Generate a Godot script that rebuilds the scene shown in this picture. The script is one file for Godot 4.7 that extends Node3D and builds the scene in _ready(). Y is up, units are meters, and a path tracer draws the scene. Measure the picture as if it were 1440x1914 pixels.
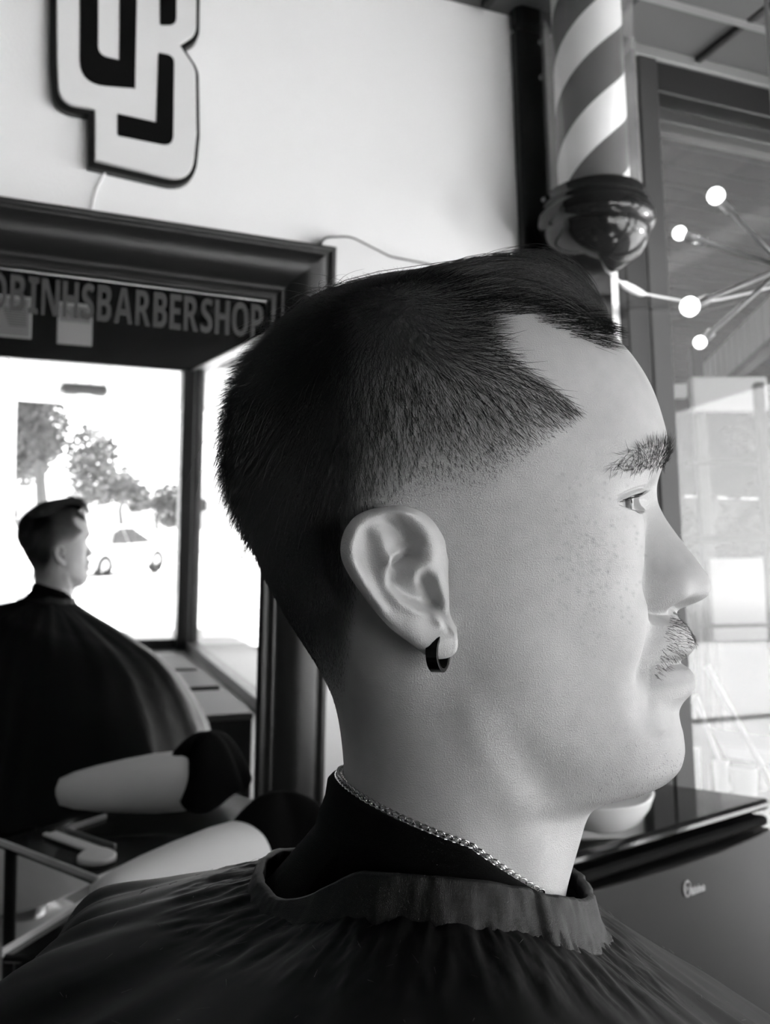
extends Node3D
# A barber shop seen past a seated client: every place is worked out from the lens below.
const FPX := 1800.0
const EYE := Vector3(0, 1.25, 0)
const ZM := -0.46                      # the plane through the middle of the client's head
var cf: Vector3
var cr: Vector3
var cu: Vector3
var wall_n: Vector3                    # into the room, out of the wall with the mirror
var wall_d: Vector3                    # along that wall, to the right
var wall_p: Vector3
var mir_n: Vector3
var mir_p: Vector3
var names := {}
var M := {}
var rng := RandomNumberGenerator.new()

func ray(u: float, v: float) -> Vector3:
	return cf + cr * ((u - 720.0) / FPX) + cu * ((957.0 - v) / FPX)
func pd(u: float, v: float, d: float) -> Vector3:
	return EYE + ray(u, v) * d
func pz(u: float, v: float, z: float) -> Vector3:
	var q := ray(u, v)
	return EYE + q * (z / q.z)
func pplane(u: float, v: float, n: Vector3, c: Vector3) -> Vector3:
	var q := ray(u, v)
	return EYE + q * ((c - EYE).dot(n) / q.dot(n))
func toward(p: Vector3) -> Vector3:     # pixel and depth of a point
	var q := p - EYE
	var d := q.dot(cf)
	return Vector3(720.0 + FPX * q.dot(cr) / d, 957.0 - FPX * q.dot(cu) / d, d)
func mir(p: Vector3) -> Vector3:        # where a thing really stands that the mirror shows at p
	return p - 2.0 * mir_n * (p - mir_p).dot(mir_n)
func wpt(u: float, v: float, off := 0.0) -> Vector3:   # a point on (or off) the mirror wall
	return pplane(u, v, wall_n, wall_p + wall_n * off)

# ---- naming ----
func numbered(called: String) -> String:
	names[called] = names.get(called, -1) + 1
	return called if names[called] == 0 else "%s_%03d" % [called, names[called]]
func tag(o: Node, label: String, category := "", group := "", kind := "") -> Node:
	if label: o.set_meta("label", label)
	if category: o.set_meta("category", category)
	if group: o.set_meta("group", group)
	if kind: o.set_meta("kind", kind)
	return o
func thing(called: String, at: Vector3, label: String, category: String, group := "") -> Node3D:
	var o := Node3D.new()
	o.name = numbered(called)
	o.position = at
	add_child(o)
	tag(o, label, category, group)
	return o
func put(called: String, m: Mesh, mat: Material, parent: Node = null, xf := Transform3D()) -> MeshInstance3D:
	var o := MeshInstance3D.new()
	o.mesh = m
	o.material_override = mat
	o.transform = xf
	if parent == null:
		o.name = numbered(called)
		add_child(o)
	else:
		var used := 0
		for c in parent.get_children():
			if c.name == called or String(c.name).begins_with(called + "_0"): used += 1
		o.name = called if used == 0 else "%s_%03d" % [called, used]
		parent.add_child(o)
	return o
func struct(called: String, m: Mesh, mat: Material, label: String, category: String, xf := Transform3D()) -> MeshInstance3D:
	var o := put(called, m, mat, null, xf)
	tag(o, label, category, "", "structure")
	return o

# ---- materials ----
func mat(g: float, rough := 0.6, metal := 0.0, spec := 0.5) -> StandardMaterial3D:   # g is a linear grey
	var m := StandardMaterial3D.new()
	m.albedo_color = Color(g, g, g).linear_to_srgb()
	m.roughness = rough
	m.metallic = metal
	m.metallic_specular = spec
	return m
func noise_tex(freq: float, type: int, size := 512, oct := 4, as_normal := false, ramp: Gradient = null, sd := 1) -> NoiseTexture2D:
	var n := FastNoiseLite.new()
	n.noise_type = type
	n.frequency = freq
	n.fractal_octaves = oct
	n.seed = sd
	var t := NoiseTexture2D.new()
	t.noise = n
	t.width = size
	t.height = size
	t.seamless = true
	t.as_normal_map = as_normal
	if ramp: t.color_ramp = ramp
	return t
func relief(m: StandardMaterial3D, tex: Texture2D, cm: float, scale: Vector3) -> StandardMaterial3D:
	m.heightmap_enabled = true
	m.heightmap_texture = tex
	m.heightmap_scale = cm
	m.uv1_triplanar = true
	m.uv1_scale = scale
	return m

# ---- tables ----
func tab(t: Array, x: float) -> float:   # x0, y0, x1, y1, ... with smooth (monotone) joins
	var n := t.size() / 2
	if x <= t[0]: return t[1]
	if x >= t[2 * n - 2]: return t[2 * n - 1]
	var i := 0
	while x > t[2 * i + 2]: i += 1
	var x0: float = t[2 * i]
	var x1: float = t[2 * i + 2]
	var y0: float = t[2 * i + 1]
	var y1: float = t[2 * i + 3]
	var d := (y1 - y0) / (x1 - x0)
	var m0 := d
	var m1 := d
	if i > 0:
		var dp: float = (y0 - t[2 * i - 1]) / (x0 - t[2 * i - 2])
		m0 = 0.0 if dp * d <= 0.0 else 2.0 * dp * d / (dp + d)
	if i < n - 2:
		var dn: float = (t[2 * i + 5] - y1) / (t[2 * i + 4] - x1)
		m1 = 0.0 if dn * d <= 0.0 else 2.0 * dn * d / (dn + d)
	var h := x1 - x0
	var s := (x - x0) / h
	var s2 := s * s
	var s3 := s2 * s
	return y0 * (2 * s3 - 3 * s2 + 1) + m0 * h * (s3 - 2 * s2 + s) + y1 * (3 * s2 - 2 * s3) + m1 * h * (s3 - s2)
func sm(a: float, b: float, x: float) -> float:
	return smoothstep(a, b, x)
func gs(x: float, c: float, w: float) -> float:
	var q := (x - c) / w
	return exp(-q * q)

# ---- meshes ----
# A grid of rows x cols points; normals from its neighbours. wrap joins the last column to the first.
func grid(P: PackedVector3Array, rows: int, cols: int, wrap := false, flip := false, C := PackedColorArray(), UV := PackedVector2Array()) -> ArrayMesh:
	var N := PackedVector3Array()
	N.resize(P.size())
	for i in rows:
		var ia := maxi(i - 1, 0) * cols
		var ib := mini(i + 1, rows - 1) * cols
		for j in cols:
			var ja := j - 1
			var jb := j + 1
			if wrap:
				ja = (ja + cols) % cols
				jb = jb % cols
			else:
				ja = maxi(ja, 0)
				jb = mini(jb, cols - 1)
			var n := (P[i * cols + jb] - P[i * cols + ja]).cross(P[ib + j] - P[ia + j])
			if n.length_squared() < 1e-18:
				var i2 := clampi(i, 1, rows - 2) * cols
				n = (P[i2 + jb] - P[i2 + ja]).cross(P[mini(i + 1, rows - 1) * cols + j] - P[maxi(i - 1, 0) * cols + j])
			N[i * cols + j] = (-n if flip else n).normalized()
	var I := PackedInt32Array()
	var cc := cols if wrap else cols - 1
	I.resize((rows - 1) * cc * 6)
	var k := 0
	for i in rows - 1:
		for j in cc:
			var a := i * cols + j
			var b := i * cols + (j + 1) % cols
			var c := a + cols
			var d := b + cols
			if flip:
				I[k] = a; I[k + 1] = b; I[k + 2] = c; I[k + 3] = b; I[k + 4] = d; I[k + 5] = c
			else:
				I[k] = a; I[k + 1] = c; I[k + 2] = b; I[k + 3] = b; I[k + 4] = c; I[k + 5] = d
			k += 6
	return raw(P, N, I, C, UV)
func raw(P: PackedVector3Array, N: PackedVector3Array, I: PackedInt32Array, C := PackedColorArray(), UV := PackedVector2Array()) -> ArrayMesh:
	var A := []
	A.resize(Mesh.ARRAY_MAX)
	A[Mesh.ARRAY_VERTEX] = P
	A[Mesh.ARRAY_NORMAL] = N
	A[Mesh.ARRAY_INDEX] = I
	if C.size(): A[Mesh.ARRAY_COLOR] = C
	if UV.size(): A[Mesh.ARRAY_TEX_UV] = UV
	var m := ArrayMesh.new()
	m.add_surface_from_arrays(Mesh.PRIMITIVE_TRIANGLES, A)
	return m
func merge(list: Array) -> ArrayMesh:   # [mesh, transform] pairs (or bare meshes) into one
	var st := SurfaceTool.new()
	st.begin(Mesh.PRIMITIVE_TRIANGLES)
	for e in list:
		if e is Array: st.append_from(e[0], 0, e[1])
		else: st.append_from(e, 0, Transform3D())
	return st.commit()
# A box with chamfered edges, centred, axes of its own.
func box(s: Vector3, ch := 0.003) -> ArrayMesh:
	var c := minf(ch, minf(s.x, minf(s.y, s.z)) * 0.49)
	var st := SurfaceTool.new()
	st.begin(Mesh.PRIMITIVE_TRIANGLES)
	st.set_smooth_group(-1)
	var h := s * 0.5
	var pts := []
	for k in 8:
		var sg := Vector3(1 if k & 1 else -1, 1 if k & 2 else -1, 1 if k & 4 else -1)
		pts.append([Vector3(sg.x * h.x, sg.y * (h.y - c), sg.z * (h.z - c)), Vector3(sg.x * (h.x - c), sg.y * h.y, sg.z * (h.z - c)), Vector3(sg.x * (h.x - c), sg.y * (h.y - c), sg.z * h.z)])
	var faces := [[0, 2, 6, 4, 0], [1, 3, 7, 5, 0], [0, 1, 5, 4, 1], [2, 3, 7, 6, 1], [0, 1, 3, 2, 2], [4, 5, 7, 6, 2]]
	for f in faces:
		_poly(st, [pts[f[0]][f[4]], pts[f[1]][f[4]], pts[f[2]][f[4]], pts[f[3]][f[4]]])
	for ax in 3:
		var b := (ax + 1) % 3
		var d := (ax + 2) % 3
		for s1 in 2:
			for s2 in 2:
				var k0 := (s1 << b) | (s2 << d)
				var k1 := k0 | (1 << ax)
				_poly(st, [pts[k0][b], pts[k1][b], pts[k1][d], pts[k0][d]])
	for k in 8:
		_poly(st, [pts[k][0], pts[k][1], pts[k][2]])
	st.generate_normals()
	return st.commit()
func _poly(st: SurfaceTool, q: Array) -> void:   # convex, seen from outside a shape round the origin
	var c := Vector3.ZERO
	for p in q: c += p
	var n: Vector3 = (q[1] - q[0]).cross(q[2] - q[0])
	if n.dot(c) > 0: q.reverse()
	for k in range(1, q.size() - 1):
		st.add_vertex(q[0]); st.add_vertex(q[k]); st.add_vertex(q[k + 1])
func bx(sx: float, sy: float, sz: float, ch := 0.003) -> ArrayMesh:
	return box(Vector3(sx, sy, sz), ch)
# A tube along points, with radii (one or as many as points).
func tube(pts: Array, rad, sides := 8, caps := true) -> ArrayMesh:
	var n := pts.size()
	var P := PackedVector3Array()
	var up := Vector3.UP
	for i in n:
		var a: Vector3 = pts[maxi(i - 1, 0)]
		var b: Vector3 = pts[mini(i + 1, n - 1)]
		var t := (b - a).normalized()
		if i == 0 and absf(t.dot(up)) > 0.9: up = Vector3.RIGHT
		var x := up.cross(t).normalized()
		var y := t.cross(x).normalized()
		up = y
		var r: float = rad[i] if rad is Array else rad
		if caps and i == 0:
			for s in sides: P.append(pts[0])
		for s in sides:
			var an := TAU * s / sides
			P.append(pts[i] + (x * cos(an) + y * sin(an)) * r)
		if caps and i == n - 1:
			for s in sides: P.append(pts[i])
	return grid(P, P.size() / sides, sides, true, true)
# A turned shape: [radius, height] pairs about y.
func lathe(prof: Array, sides := 48) -> ArrayMesh:
	var P := PackedVector3Array()
	for e in prof:
		for s in sides:
			var an := TAU * s / sides
			P.append(Vector3(cos(an) * e[0], e[1], sin(an) * e[0]))
	return grid(P, prof.size(), sides, true, false)
# A flat shape with holes given thickness: outline in the xy plane, back at z=0, front at z=t, front edge rounded by ch.
func slab(outline: PackedVector2Array, t: float, ch := 0.0) -> ArrayMesh:
	var st := SurfaceTool.new()
	st.begin(Mesh.PRIMITIVE_TRIANGLES)
	st.set_smooth_group(-1)
	var o := outline
	if Geometry2D.is_polygon_clockwise(o):
		o = o.duplicate()
		o.reverse()
	var inner := o
	if ch > 0.0:
		var ins := Geometry2D.offset_polygon(o, -ch, Geometry2D.JOIN_ROUND)
		inner = ins[0] if ins.size() else o
	var tri := Geometry2D.triangulate_polygon(inner)
	for k in range(0, tri.size(), 3):
		var a := inner[tri[k]]
		var b := inner[tri[k + 1]]
		var c := inner[tri[k + 2]]
		if (b - a).cross(c - a) > 0.0:
			var w := b
			b = c
			c = w
		for q in [a, b, c]: st.add_vertex(Vector3(q.x, q.y, t))
	var n := o.size()
	for k in n:
		var a := o[k]
		var b := o[(k + 1) % n]
		var zt := t - ch
		for q in [Vector3(a.x, a.y, 0), Vector3(b.x, b.y, zt), Vector3(b.x, b.y, 0), Vector3(a.x, a.y, 0), Vector3(a.x, a.y, zt), Vector3(b.x, b.y, zt)]: st.add_vertex(q)
	if ch > 0.0:   # the sloping rim between the outline and its inset
		var ringo := o.duplicate()
		var m := inner.size()
		for k in n:
			var a := ringo[k]
			var b := ringo[(k + 1) % n]
			var ia := _near(inner, a)
			var ib := _near(inner, b)
			for q in [Vector3(a.x, a.y, t - ch), Vector3(inner[ib].x, inner[ib].y, t), Vector3(b.x, b.y, t - ch), Vector3(a.x, a.y, t - ch), Vector3(inner[ia].x, inner[ia].y, t), Vector3(inner[ib].x, inner[ib].y, t)]: st.add_vertex(q)
			var j := ia
			var guard := 0
			while j != ib and guard < m:
				var jn := (j + 1) % m
				if guard < 8:
					for q in [Vector3(a.x, a.y, t - ch), Vector3(inner[j].x, inner[j].y, t), Vector3(inner[jn].x, inner[jn].y, t)]: st.add_vertex(q)
				j = jn
				guard += 1
	st.generate_normals()
	return st.commit()
func _near(p: PackedVector2Array, a: Vector2) -> int:
	var best := 0
	for k in p.size():
		if p[k].distance_squared_to(a) < p[best].distance_squared_to(a): best = k
	return best
func frame_at(o: Vector3, x: Vector3, y: Vector3) -> Transform3D:   # x across, y up, z out
	return Transform3D(Basis(x.normalized(), y.normalized(), x.cross(y).normalized()), o)
# outlines with rounded corners: points [x, y, r]
func rounded(pts: Array, seg := 6) -> PackedVector2Array:
	var out := PackedVector2Array()
	var n := pts.size()
	for k in n:
		var p := Vector2(pts[k][0], pts[k][1])
		var r: float = pts[k][2] if pts[k].size() > 2 else 0.0
		if r <= 0.0:
			out.append(p)
			continue
		var a := Vector2(pts[(k + n - 1) % n][0], pts[(k + n - 1) % n][1])
		var b := Vector2(pts[(k + 1) % n][0], pts[(k + 1) % n][1])
		var da := (a - p).normalized()
		var db := (b - p).normalized()
		var half := absf(da.angle_to(db)) / 2.0
		var cut := minf(r / tan(half), minf(p.distance_to(a), p.distance_to(b)) * 0.5)
		for s in seg + 1:
			var tt := float(s) / seg
			out.append((p + da * cut).lerp(p, tt).lerp(p.lerp(p + db * cut, tt), tt))
	return out

func _ready() -> void:
	rng.seed = 7
	var t := deg_to_rad(6.0)
	var ro := deg_to_rad(1.25)
	cf = Vector3(0, sin(t), -cos(t))
	var u0 := Vector3(0, cos(t), sin(t))
	cr = Vector3(1, 0, 0) * cos(ro) - u0 * sin(ro)
	cu = u0 * cos(ro) + Vector3(1, 0, 0) * sin(ro)
	var cam := Camera3D.new()
	cam.name = "camera"
	cam.transform = Transform3D(Basis(cr, cu, -cf), EYE)
	cam.fov = rad_to_deg(2.0 * atan(957.0 / FPX))
	var at := CameraAttributesPhysical.new()
	at.frustum_focal_length = 24.0 * FPX / 1914.0
	at.frustum_focus_distance = 0.40
	at.frustum_near = 0.02
	at.frustum_far = 300.0
	at.exposure_aperture = 11.0
	cam.attributes = at
	cam.near = 0.02
	cam.far = 300.0
	add_child(cam)
	cam.current = true
	light_the_place()
	# the mirror hangs so that it shows the client's head where the photograph has it
	var R := pz(800, 1000, ZM)
	var V := pd(97, 1020, 2.87)
	mir_n = (R - V).normalized()
	mir_p = (R + V) * 0.5
	wall_n = Vector3(mir_n.x, 0, mir_n.z).normalized()
	wall_d = Vector3(wall_n.z, 0, -wall_n.x)
	wall_p = pplane(610, 500, mir_n, mir_p) - wall_n * 0.145
	build_all()
# ---------------------------------------------------------------- the shop
# Room axes: s along the mirror wall, y up, t out of that wall into the room.
func rp(s: float, y: float, t: float) -> Vector3:
	return Vector3(wall_p.x, 0, wall_p.z) + wall_d * s + Vector3(0, y, 0) + wall_n * t
func st_of(p: Vector3) -> Vector3:
	var q := p - wall_p
	return Vector3(q.dot(wall_d), p.y, q.dot(wall_n))
func room_box(s0: float, s1: float, y0: float, y1: float, t0: float, t1: float, ch := 0.003) -> Array:   # mesh and where it goes
	return [bx(s1 - s0, y1 - y0, t1 - t0, ch), frame_at(rp((s0 + s1) / 2, (y0 + y1) / 2, (t0 + t1) / 2), wall_d, Vector3.UP)]
func sbox(called: String, m: Material, label: String, category: String, s0: float, s1: float, y0: float, y1: float, t0: float, t1: float, ch := 0.003) -> MeshInstance3D:
	var b := room_box(s0, s1, y0, y1, t0, t1, ch)
	return struct(called, b[0], m, label, category, b[1])
func pbox(parent: Node3D, called: String, m: Material, s0: float, s1: float, y0: float, y1: float, t0: float, t1: float, ch := 0.003) -> MeshInstance3D:   # a part, in room axes
	var b := room_box(s0, s1, y0, y1, t0, t1, ch)
	return put(called, b[0], m, parent, parent.transform.affine_inverse() * b[1])
func vp(u: float, v: float, d: float) -> Vector3:    # a real place from what the mirror shows
	return mir(pd(u, v, d))
const S1 := 1.10       # the glass wall to the right
const BAY := 1.60      # the bay in the corner
const SL := -3.4       # the far left wall
const TB := 7.0       # the glass wall behind the camera
const CEIL := 2.62

func light_the_place() -> void:
	var we := WorldEnvironment.new()
	we.name = "daylight"
	var e := Environment.new()
	var sky := Sky.new()
	var sm_ := ProceduralSkyMaterial.new()
	sm_.sky_top_color = Color(0.62, 0.62, 0.62)
	sm_.sky_horizon_color = Color(0.95, 0.95, 0.95)
	sm_.ground_horizon_color = Color(0.8, 0.8, 0.8)
	sm_.ground_bottom_color = Color(0.5, 0.5, 0.5)
	sm_.sky_energy_multiplier = 1.0
	sky.sky_material = sm_
	e.background_mode = Environment.BG_SKY
	e.sky = sky
	e.background_energy_multiplier = 5.0
	e.tonemap_mode = Environment.TONE_MAPPER_LINEAR
	e.tonemap_exposure = 1.8
	e.sdfgi_enabled = true
	e.ssao_enabled = true
	e.ssil_enabled = true
	we.environment = e
	add_child(we)
	var sun := DirectionalLight3D.new()
	sun.name = "sun"
	sun.light_energy = 9.0
	sun.light_angular_distance = 0.6
	sun.shadow_enabled = true
	sun.look_at_from_position(Vector3.ZERO, Vector3(-0.5, -0.75, -0.8))
	add_child(sun)

func make_materials() -> void:
	M.eye = mat(1.0, 0.16, 0.0, 0.2)
	M.eye.vertex_color_use_as_albedo = true
	M.black_metal = mat(0.02, 0.12, 0.9)
	M.hair = mat(0.008, 0.30, 0.0, 0.6)
	M.top_hair = mat(0.018, 0.28, 0.0, 0.8)
	M.wall = relief(mat(0.90, 0.75, 0.0, 0.3), noise_tex(0.05, FastNoiseLite.TYPE_SIMPLEX, 512, 4), 0.02, Vector3.ONE * 4.0)
	M.white = mat(0.78, 0.45)
	M.gloss_white = mat(0.75, 0.18)
	M.black = mat(0.006, 0.4, 0.0, 0.4)
	M.matt_black = mat(0.004, 0.8, 0.0, 0.2)
	M.frame = relief(mat(0.012, 0.34), noise_tex(0.02, FastNoiseLite.TYPE_SIMPLEX, 512, 4), 0.03, Vector3(3, 20, 20))
	M.dark_frame = mat(0.014, 0.45)
	M.grey_frame = mat(0.04, 0.45)
	M.mirror = mat(0.86, 0.0, 1.0)
	M.mirror.metallic_specular = 1.0
	M.vinyl = mat(0.028, 0.6)
	M.glass = StandardMaterial3D.new()
	M.glass.albedo_color = Color(0.9, 0.9, 0.9, 0.06)
	M.glass.transparency = BaseMaterial3D.TRANSPARENCY_ALPHA
	M.glass.roughness = 0.02
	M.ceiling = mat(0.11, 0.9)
	M.tbar = mat(0.22, 0.5)
	M.floor = relief(mat(0.12, 0.4), noise_tex(0.03, FastNoiseLite.TYPE_SIMPLEX, 512, 4), 0.02, Vector3.ONE * 2.0)
	M.dark_wall = mat(0.006, 1.0, 0.0, 0.0)
	M.grey_wall = mat(0.12, 0.8)
	M.lot = relief(mat(0.33, 0.9), noise_tex(0.08, FastNoiseLite.TYPE_SIMPLEX, 512, 4), 0.3, Vector3.ONE * 0.8)
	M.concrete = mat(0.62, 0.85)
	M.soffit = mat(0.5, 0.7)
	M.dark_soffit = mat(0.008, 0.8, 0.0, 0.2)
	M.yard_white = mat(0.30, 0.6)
	M.yard_leaf = mat(0.03, 0.7)
	M.lamp_metal = mat(0.10, 0.35, 0.5)
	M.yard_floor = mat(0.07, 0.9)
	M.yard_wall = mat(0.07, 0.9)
	M.leaf = mat(0.09, 0.6)
	M.leaf.backlight_enabled = true
	M.leaf.backlight = Color(0.15, 0.15, 0.15)
	M.bark = mat(0.08, 0.9)
	M.car = mat(0.8, 0.25)
	M.car.clearcoat_enabled = true
	M.car_glass = mat(0.03, 0.05)
	M.tyre = mat(0.02, 0.8)
	M.rim = mat(0.45, 0.3, 0.7)
	M.chrome = mat(0.6, 0.15, 1.0)
	M.cord = mat(0.5, 0.5)
	M.paper = mat(0.6, 0.8)
	M.fridge = mat(0.012, 0.5, 0.0, 0.3)
	M.silver = mat(0.35, 0.35, 0.6)
	M.bowl = mat(0.8, 0.2)
	M.bulb = mat(0.9, 0.3)
	M.bulb.emission_enabled = true
	M.bulb.emission = Color(1, 1, 1)
	M.bulb.emission_energy_multiplier = 2.0
	M.shirt = relief(mat(0.003, 0.9, 0.0, 0.2), noise_tex(0.25, FastNoiseLite.TYPE_CELLULAR, 256, 2), 0.05, Vector3.ONE * 60.0)
	M.gloss_black = mat(0.010, 0.08)
	M.collar = relief(mat(0.006, 0.5, 0.0, 0.4), noise_tex(0.2, FastNoiseLite.TYPE_SIMPLEX, 256, 2), 0.03, Vector3.ONE * 50.0)
	M.clipping = mat(0.02, 0.4)
	M.pad = relief(mat(0.72, 0.6), noise_tex(0.12, FastNoiseLite.TYPE_CELLULAR, 512, 2), 0.08, Vector3.ONE * 14.0)
	M.cape = mat(0.003, 0.55, 0.0, 0.30)
	M.skin = relief(mat(1.0, 0.46, 0.0, 0.45), noise_tex(0.06, FastNoiseLite.TYPE_CELLULAR, 512, 3), 0.022, Vector3.ONE * 48.0)
	M.skin.vertex_color_use_as_albedo = true

func build_all() -> void:
	make_materials()
	build_shell()
	build_outdoors()
	build_mirror()
	build_sign()
	build_pole()
	build_corner()
	build_person()
	build_clothes()
	build_chair()
	build_small_things()

func build_shell() -> void:
	var b := sbox("wall_back", M.wall, "white painted wall that carries the mirror and the sign", "wall", SL, 0.79, 0, CEIL + 0.1, -0.14, 0)
	sbox("wall_left", M.grey_wall, "grey side wall of the shop left of the mirror", "wall", SL - 0.14, SL, 0, CEIL + 0.1, -0.14, TB + 0.1)
	sbox("floor", M.floor, "grey concrete floor of the shop", "floor", SL - 0.14, BAY + 0.1, -0.16, 0, -0.14, TB + 0.1)
	var c := sbox("ceiling", M.ceiling, "grey panel ceiling on a thin metal grid", "ceiling", SL - 0.14, BAY + 0.1, CEIL + 0.012, CEIL + 0.2, -0.14, TB + 0.1)
	# panels and bars of the ceiling near the corner that shows
	var k := toward(rp(0, CEIL, 0))
	var j := st_of(pplane(1395, 45, Vector3.UP, Vector3(0, CEIL, 0)))
	for a in range(-6, 3):
		for q in range(-1, 5):
			var s0 := j.x + a * 0.305
			var t0 := j.z + q * 0.61
			if s0 + 0.3 > BAY + 0.08 or t0 < -0.05 or s0 < SL: continue
			pbox(c, "ceiling_panel", M.ceiling, s0 + 0.011, s0 + 0.294, CEIL - 0.001, CEIL + 0.013, t0 + 0.011, t0 + 0.599, 0.002)
	for q in range(-1, 5):
		if j.z + q * 0.61 > 0.0: pbox(c, "grid_bar", M.tbar, j.x - 6 * 0.305, BAY + 0.08, CEIL - 0.004, CEIL + 0.012, j.z + q * 0.61 - 0.011, j.z + q * 0.61 + 0.011, 0.001)
	for a in range(-6, 3):
		pbox(c, "grid_bar", M.dark_frame, j.x + a * 0.305 - 0.008, j.x + a * 0.305 + 0.008, CEIL - 0.003, CEIL + 0.012, 0.02, j.z + 4 * 0.61, 0.001)
	sbox("trim_1", M.tbar, "pale angle trim where the ceiling meets the window head", "trim", 0.79, BAY + 0.1, CEIL - 0.02, CEIL + 0.012, -0.06, 0.022)
	# the window right of the barber pole: jambs, head, transom, glass
	var w := sbox("window_1", M.dark_frame, "tall dark framed window beside the barber pole", "window", 0.79, 0.85, 0, CEIL + 0.1, -0.10, 0.03)
	pbox(w, "jamb", M.dark_frame, 0.85, 0.865, 0, CEIL, -0.085, 0.016)
	pbox(w, "jamb", M.grey_frame, 0.865, 0.923, 0, CEIL, -0.085, 0.02)
	pbox(w, "head", M.dark_frame, 0.923, BAY + 0.02, CEIL - 0.10, CEIL - 0.02, -0.09, 0.015)
	pbox(w, "transom", M.grey_frame, 0.923, BAY + 0.02, CEIL - 0.165, CEIL - 0.13, -0.075, 0.0)
	pbox(w, "sill", M.grey_frame, 0.923, BAY + 0.02, 0.0, 0.10, -0.09, 0.02)
	pbox(w, "glass_pane", M.glass, 0.923, BAY + 0.02, 0.09, CEIL - 0.09, -0.043, -0.037, 0.001)
	# the glass walls at the right (with a bay in the corner) and behind the camera
	var e := sbox("window_2", M.dark_frame, "dark framed glass shop front at the right, seen in the mirror", "window", S1 - 0.02, S1 + 0.10, 2.46, CEIL + 0.1, 1.0, TB - 0.1)
	var t := 1.0
	while t < TB - 0.3:
		var tn := minf(t + 2.3 + (1.2 if t > 2.0 else 0.0), TB - 0.12)
		pbox(e, "glass_pane", M.glass, S1 + 0.035, S1 + 0.041, 0.08, 2.46, t, tn, 0.001)
		pbox(e, "mullion", M.dark_frame, S1 + 0.0, S1 + 0.08, 0.06, 2.47, tn - 0.025, tn + 0.025)
		t = tn
	pbox(e, "sill", M.dark_frame, S1 - 0.01, S1 + 0.09, 0, 0.08, 1.0, TB - 0.1)
	pbox(e, "corner_post", M.dark_frame, S1 + 0.0, S1 + 0.10, 0, CEIL, 0.93, 1.02)
	var by := sbox("window_4", M.dark_frame, "glazed bay in the corner beside the bar fridge", "window", BAY - 0.02, BAY + 0.10, 2.46, CEIL + 0.1, 0.03, 1.0)
	pbox(by, "glass_pane", M.glass, BAY + 0.035, BAY + 0.041, 0.08, 2.46, 0.0, 0.98, 0.001)
	pbox(by, "glass_pane", M.glass, S1 + 0.09, BAY + 0.03, 0.08, 2.46, 0.955, 0.961, 0.001)
	pbox(by, "head", M.dark_frame, S1 + 0.09, BAY + 0.1, 2.46, CEIL + 0.1, 0.92, 1.0)
	pbox(by, "corner_post", M.dark_frame, BAY + 0.0, BAY + 0.10, 0, CEIL, -0.10, 0.03)
	pbox(by, "corner_post", M.dark_frame, BAY + 0.0, BAY + 0.10, 0, CEIL, 0.93, 1.02)
	pbox(by, "sill", M.dark_frame, BAY - 0.01, BAY + 0.09, 0, 0.08, 0.03, 1.0)
	var g := sbox("window_3", M.dark_frame, "dark framed glass shop front behind the camera, seen in the mirror", "window", SL, S1 + 0.1, 2.46, CEIL + 0.1, TB - 0.05, TB + 0.07)
	pbox(g, "corner_post", M.dark_frame, S1 - 0.08, S1 + 0.10, 0, 2.47, TB - 0.10, TB + 0.08)
	var s := S1 - 0.08
	while s > -0.5:
		var sn := maxf(s - 1.55, -0.6)
		pbox(g, "glass_pane", M.glass, sn, s, 0.08, 2.46, TB + 0.007, TB + 0.013, 0.001)
		pbox(g, "mullion", M.dark_frame, sn - 0.025, sn + 0.025, 0.06, 2.47, TB - 0.03, TB + 0.05)
		s = sn
	pbox(g, "sill", M.dark_frame, -0.6, S1 - 0.08, 0, 0.08, TB - 0.04, TB + 0.06)
	sbox("wall_front", M.grey_wall, "grey wall left of the shop front behind the camera", "wall", SL - 0.1, -0.6, 0, 2.47, TB - 0.05, TB + 0.07)
	sbox("wall_front", M.dark_wall, "dark bulkhead over the shop front, seen in the mirror", "wall", SL, S1 - 0.02, 2.47, CEIL + 0.1, 3.0, TB - 0.05)

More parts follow.
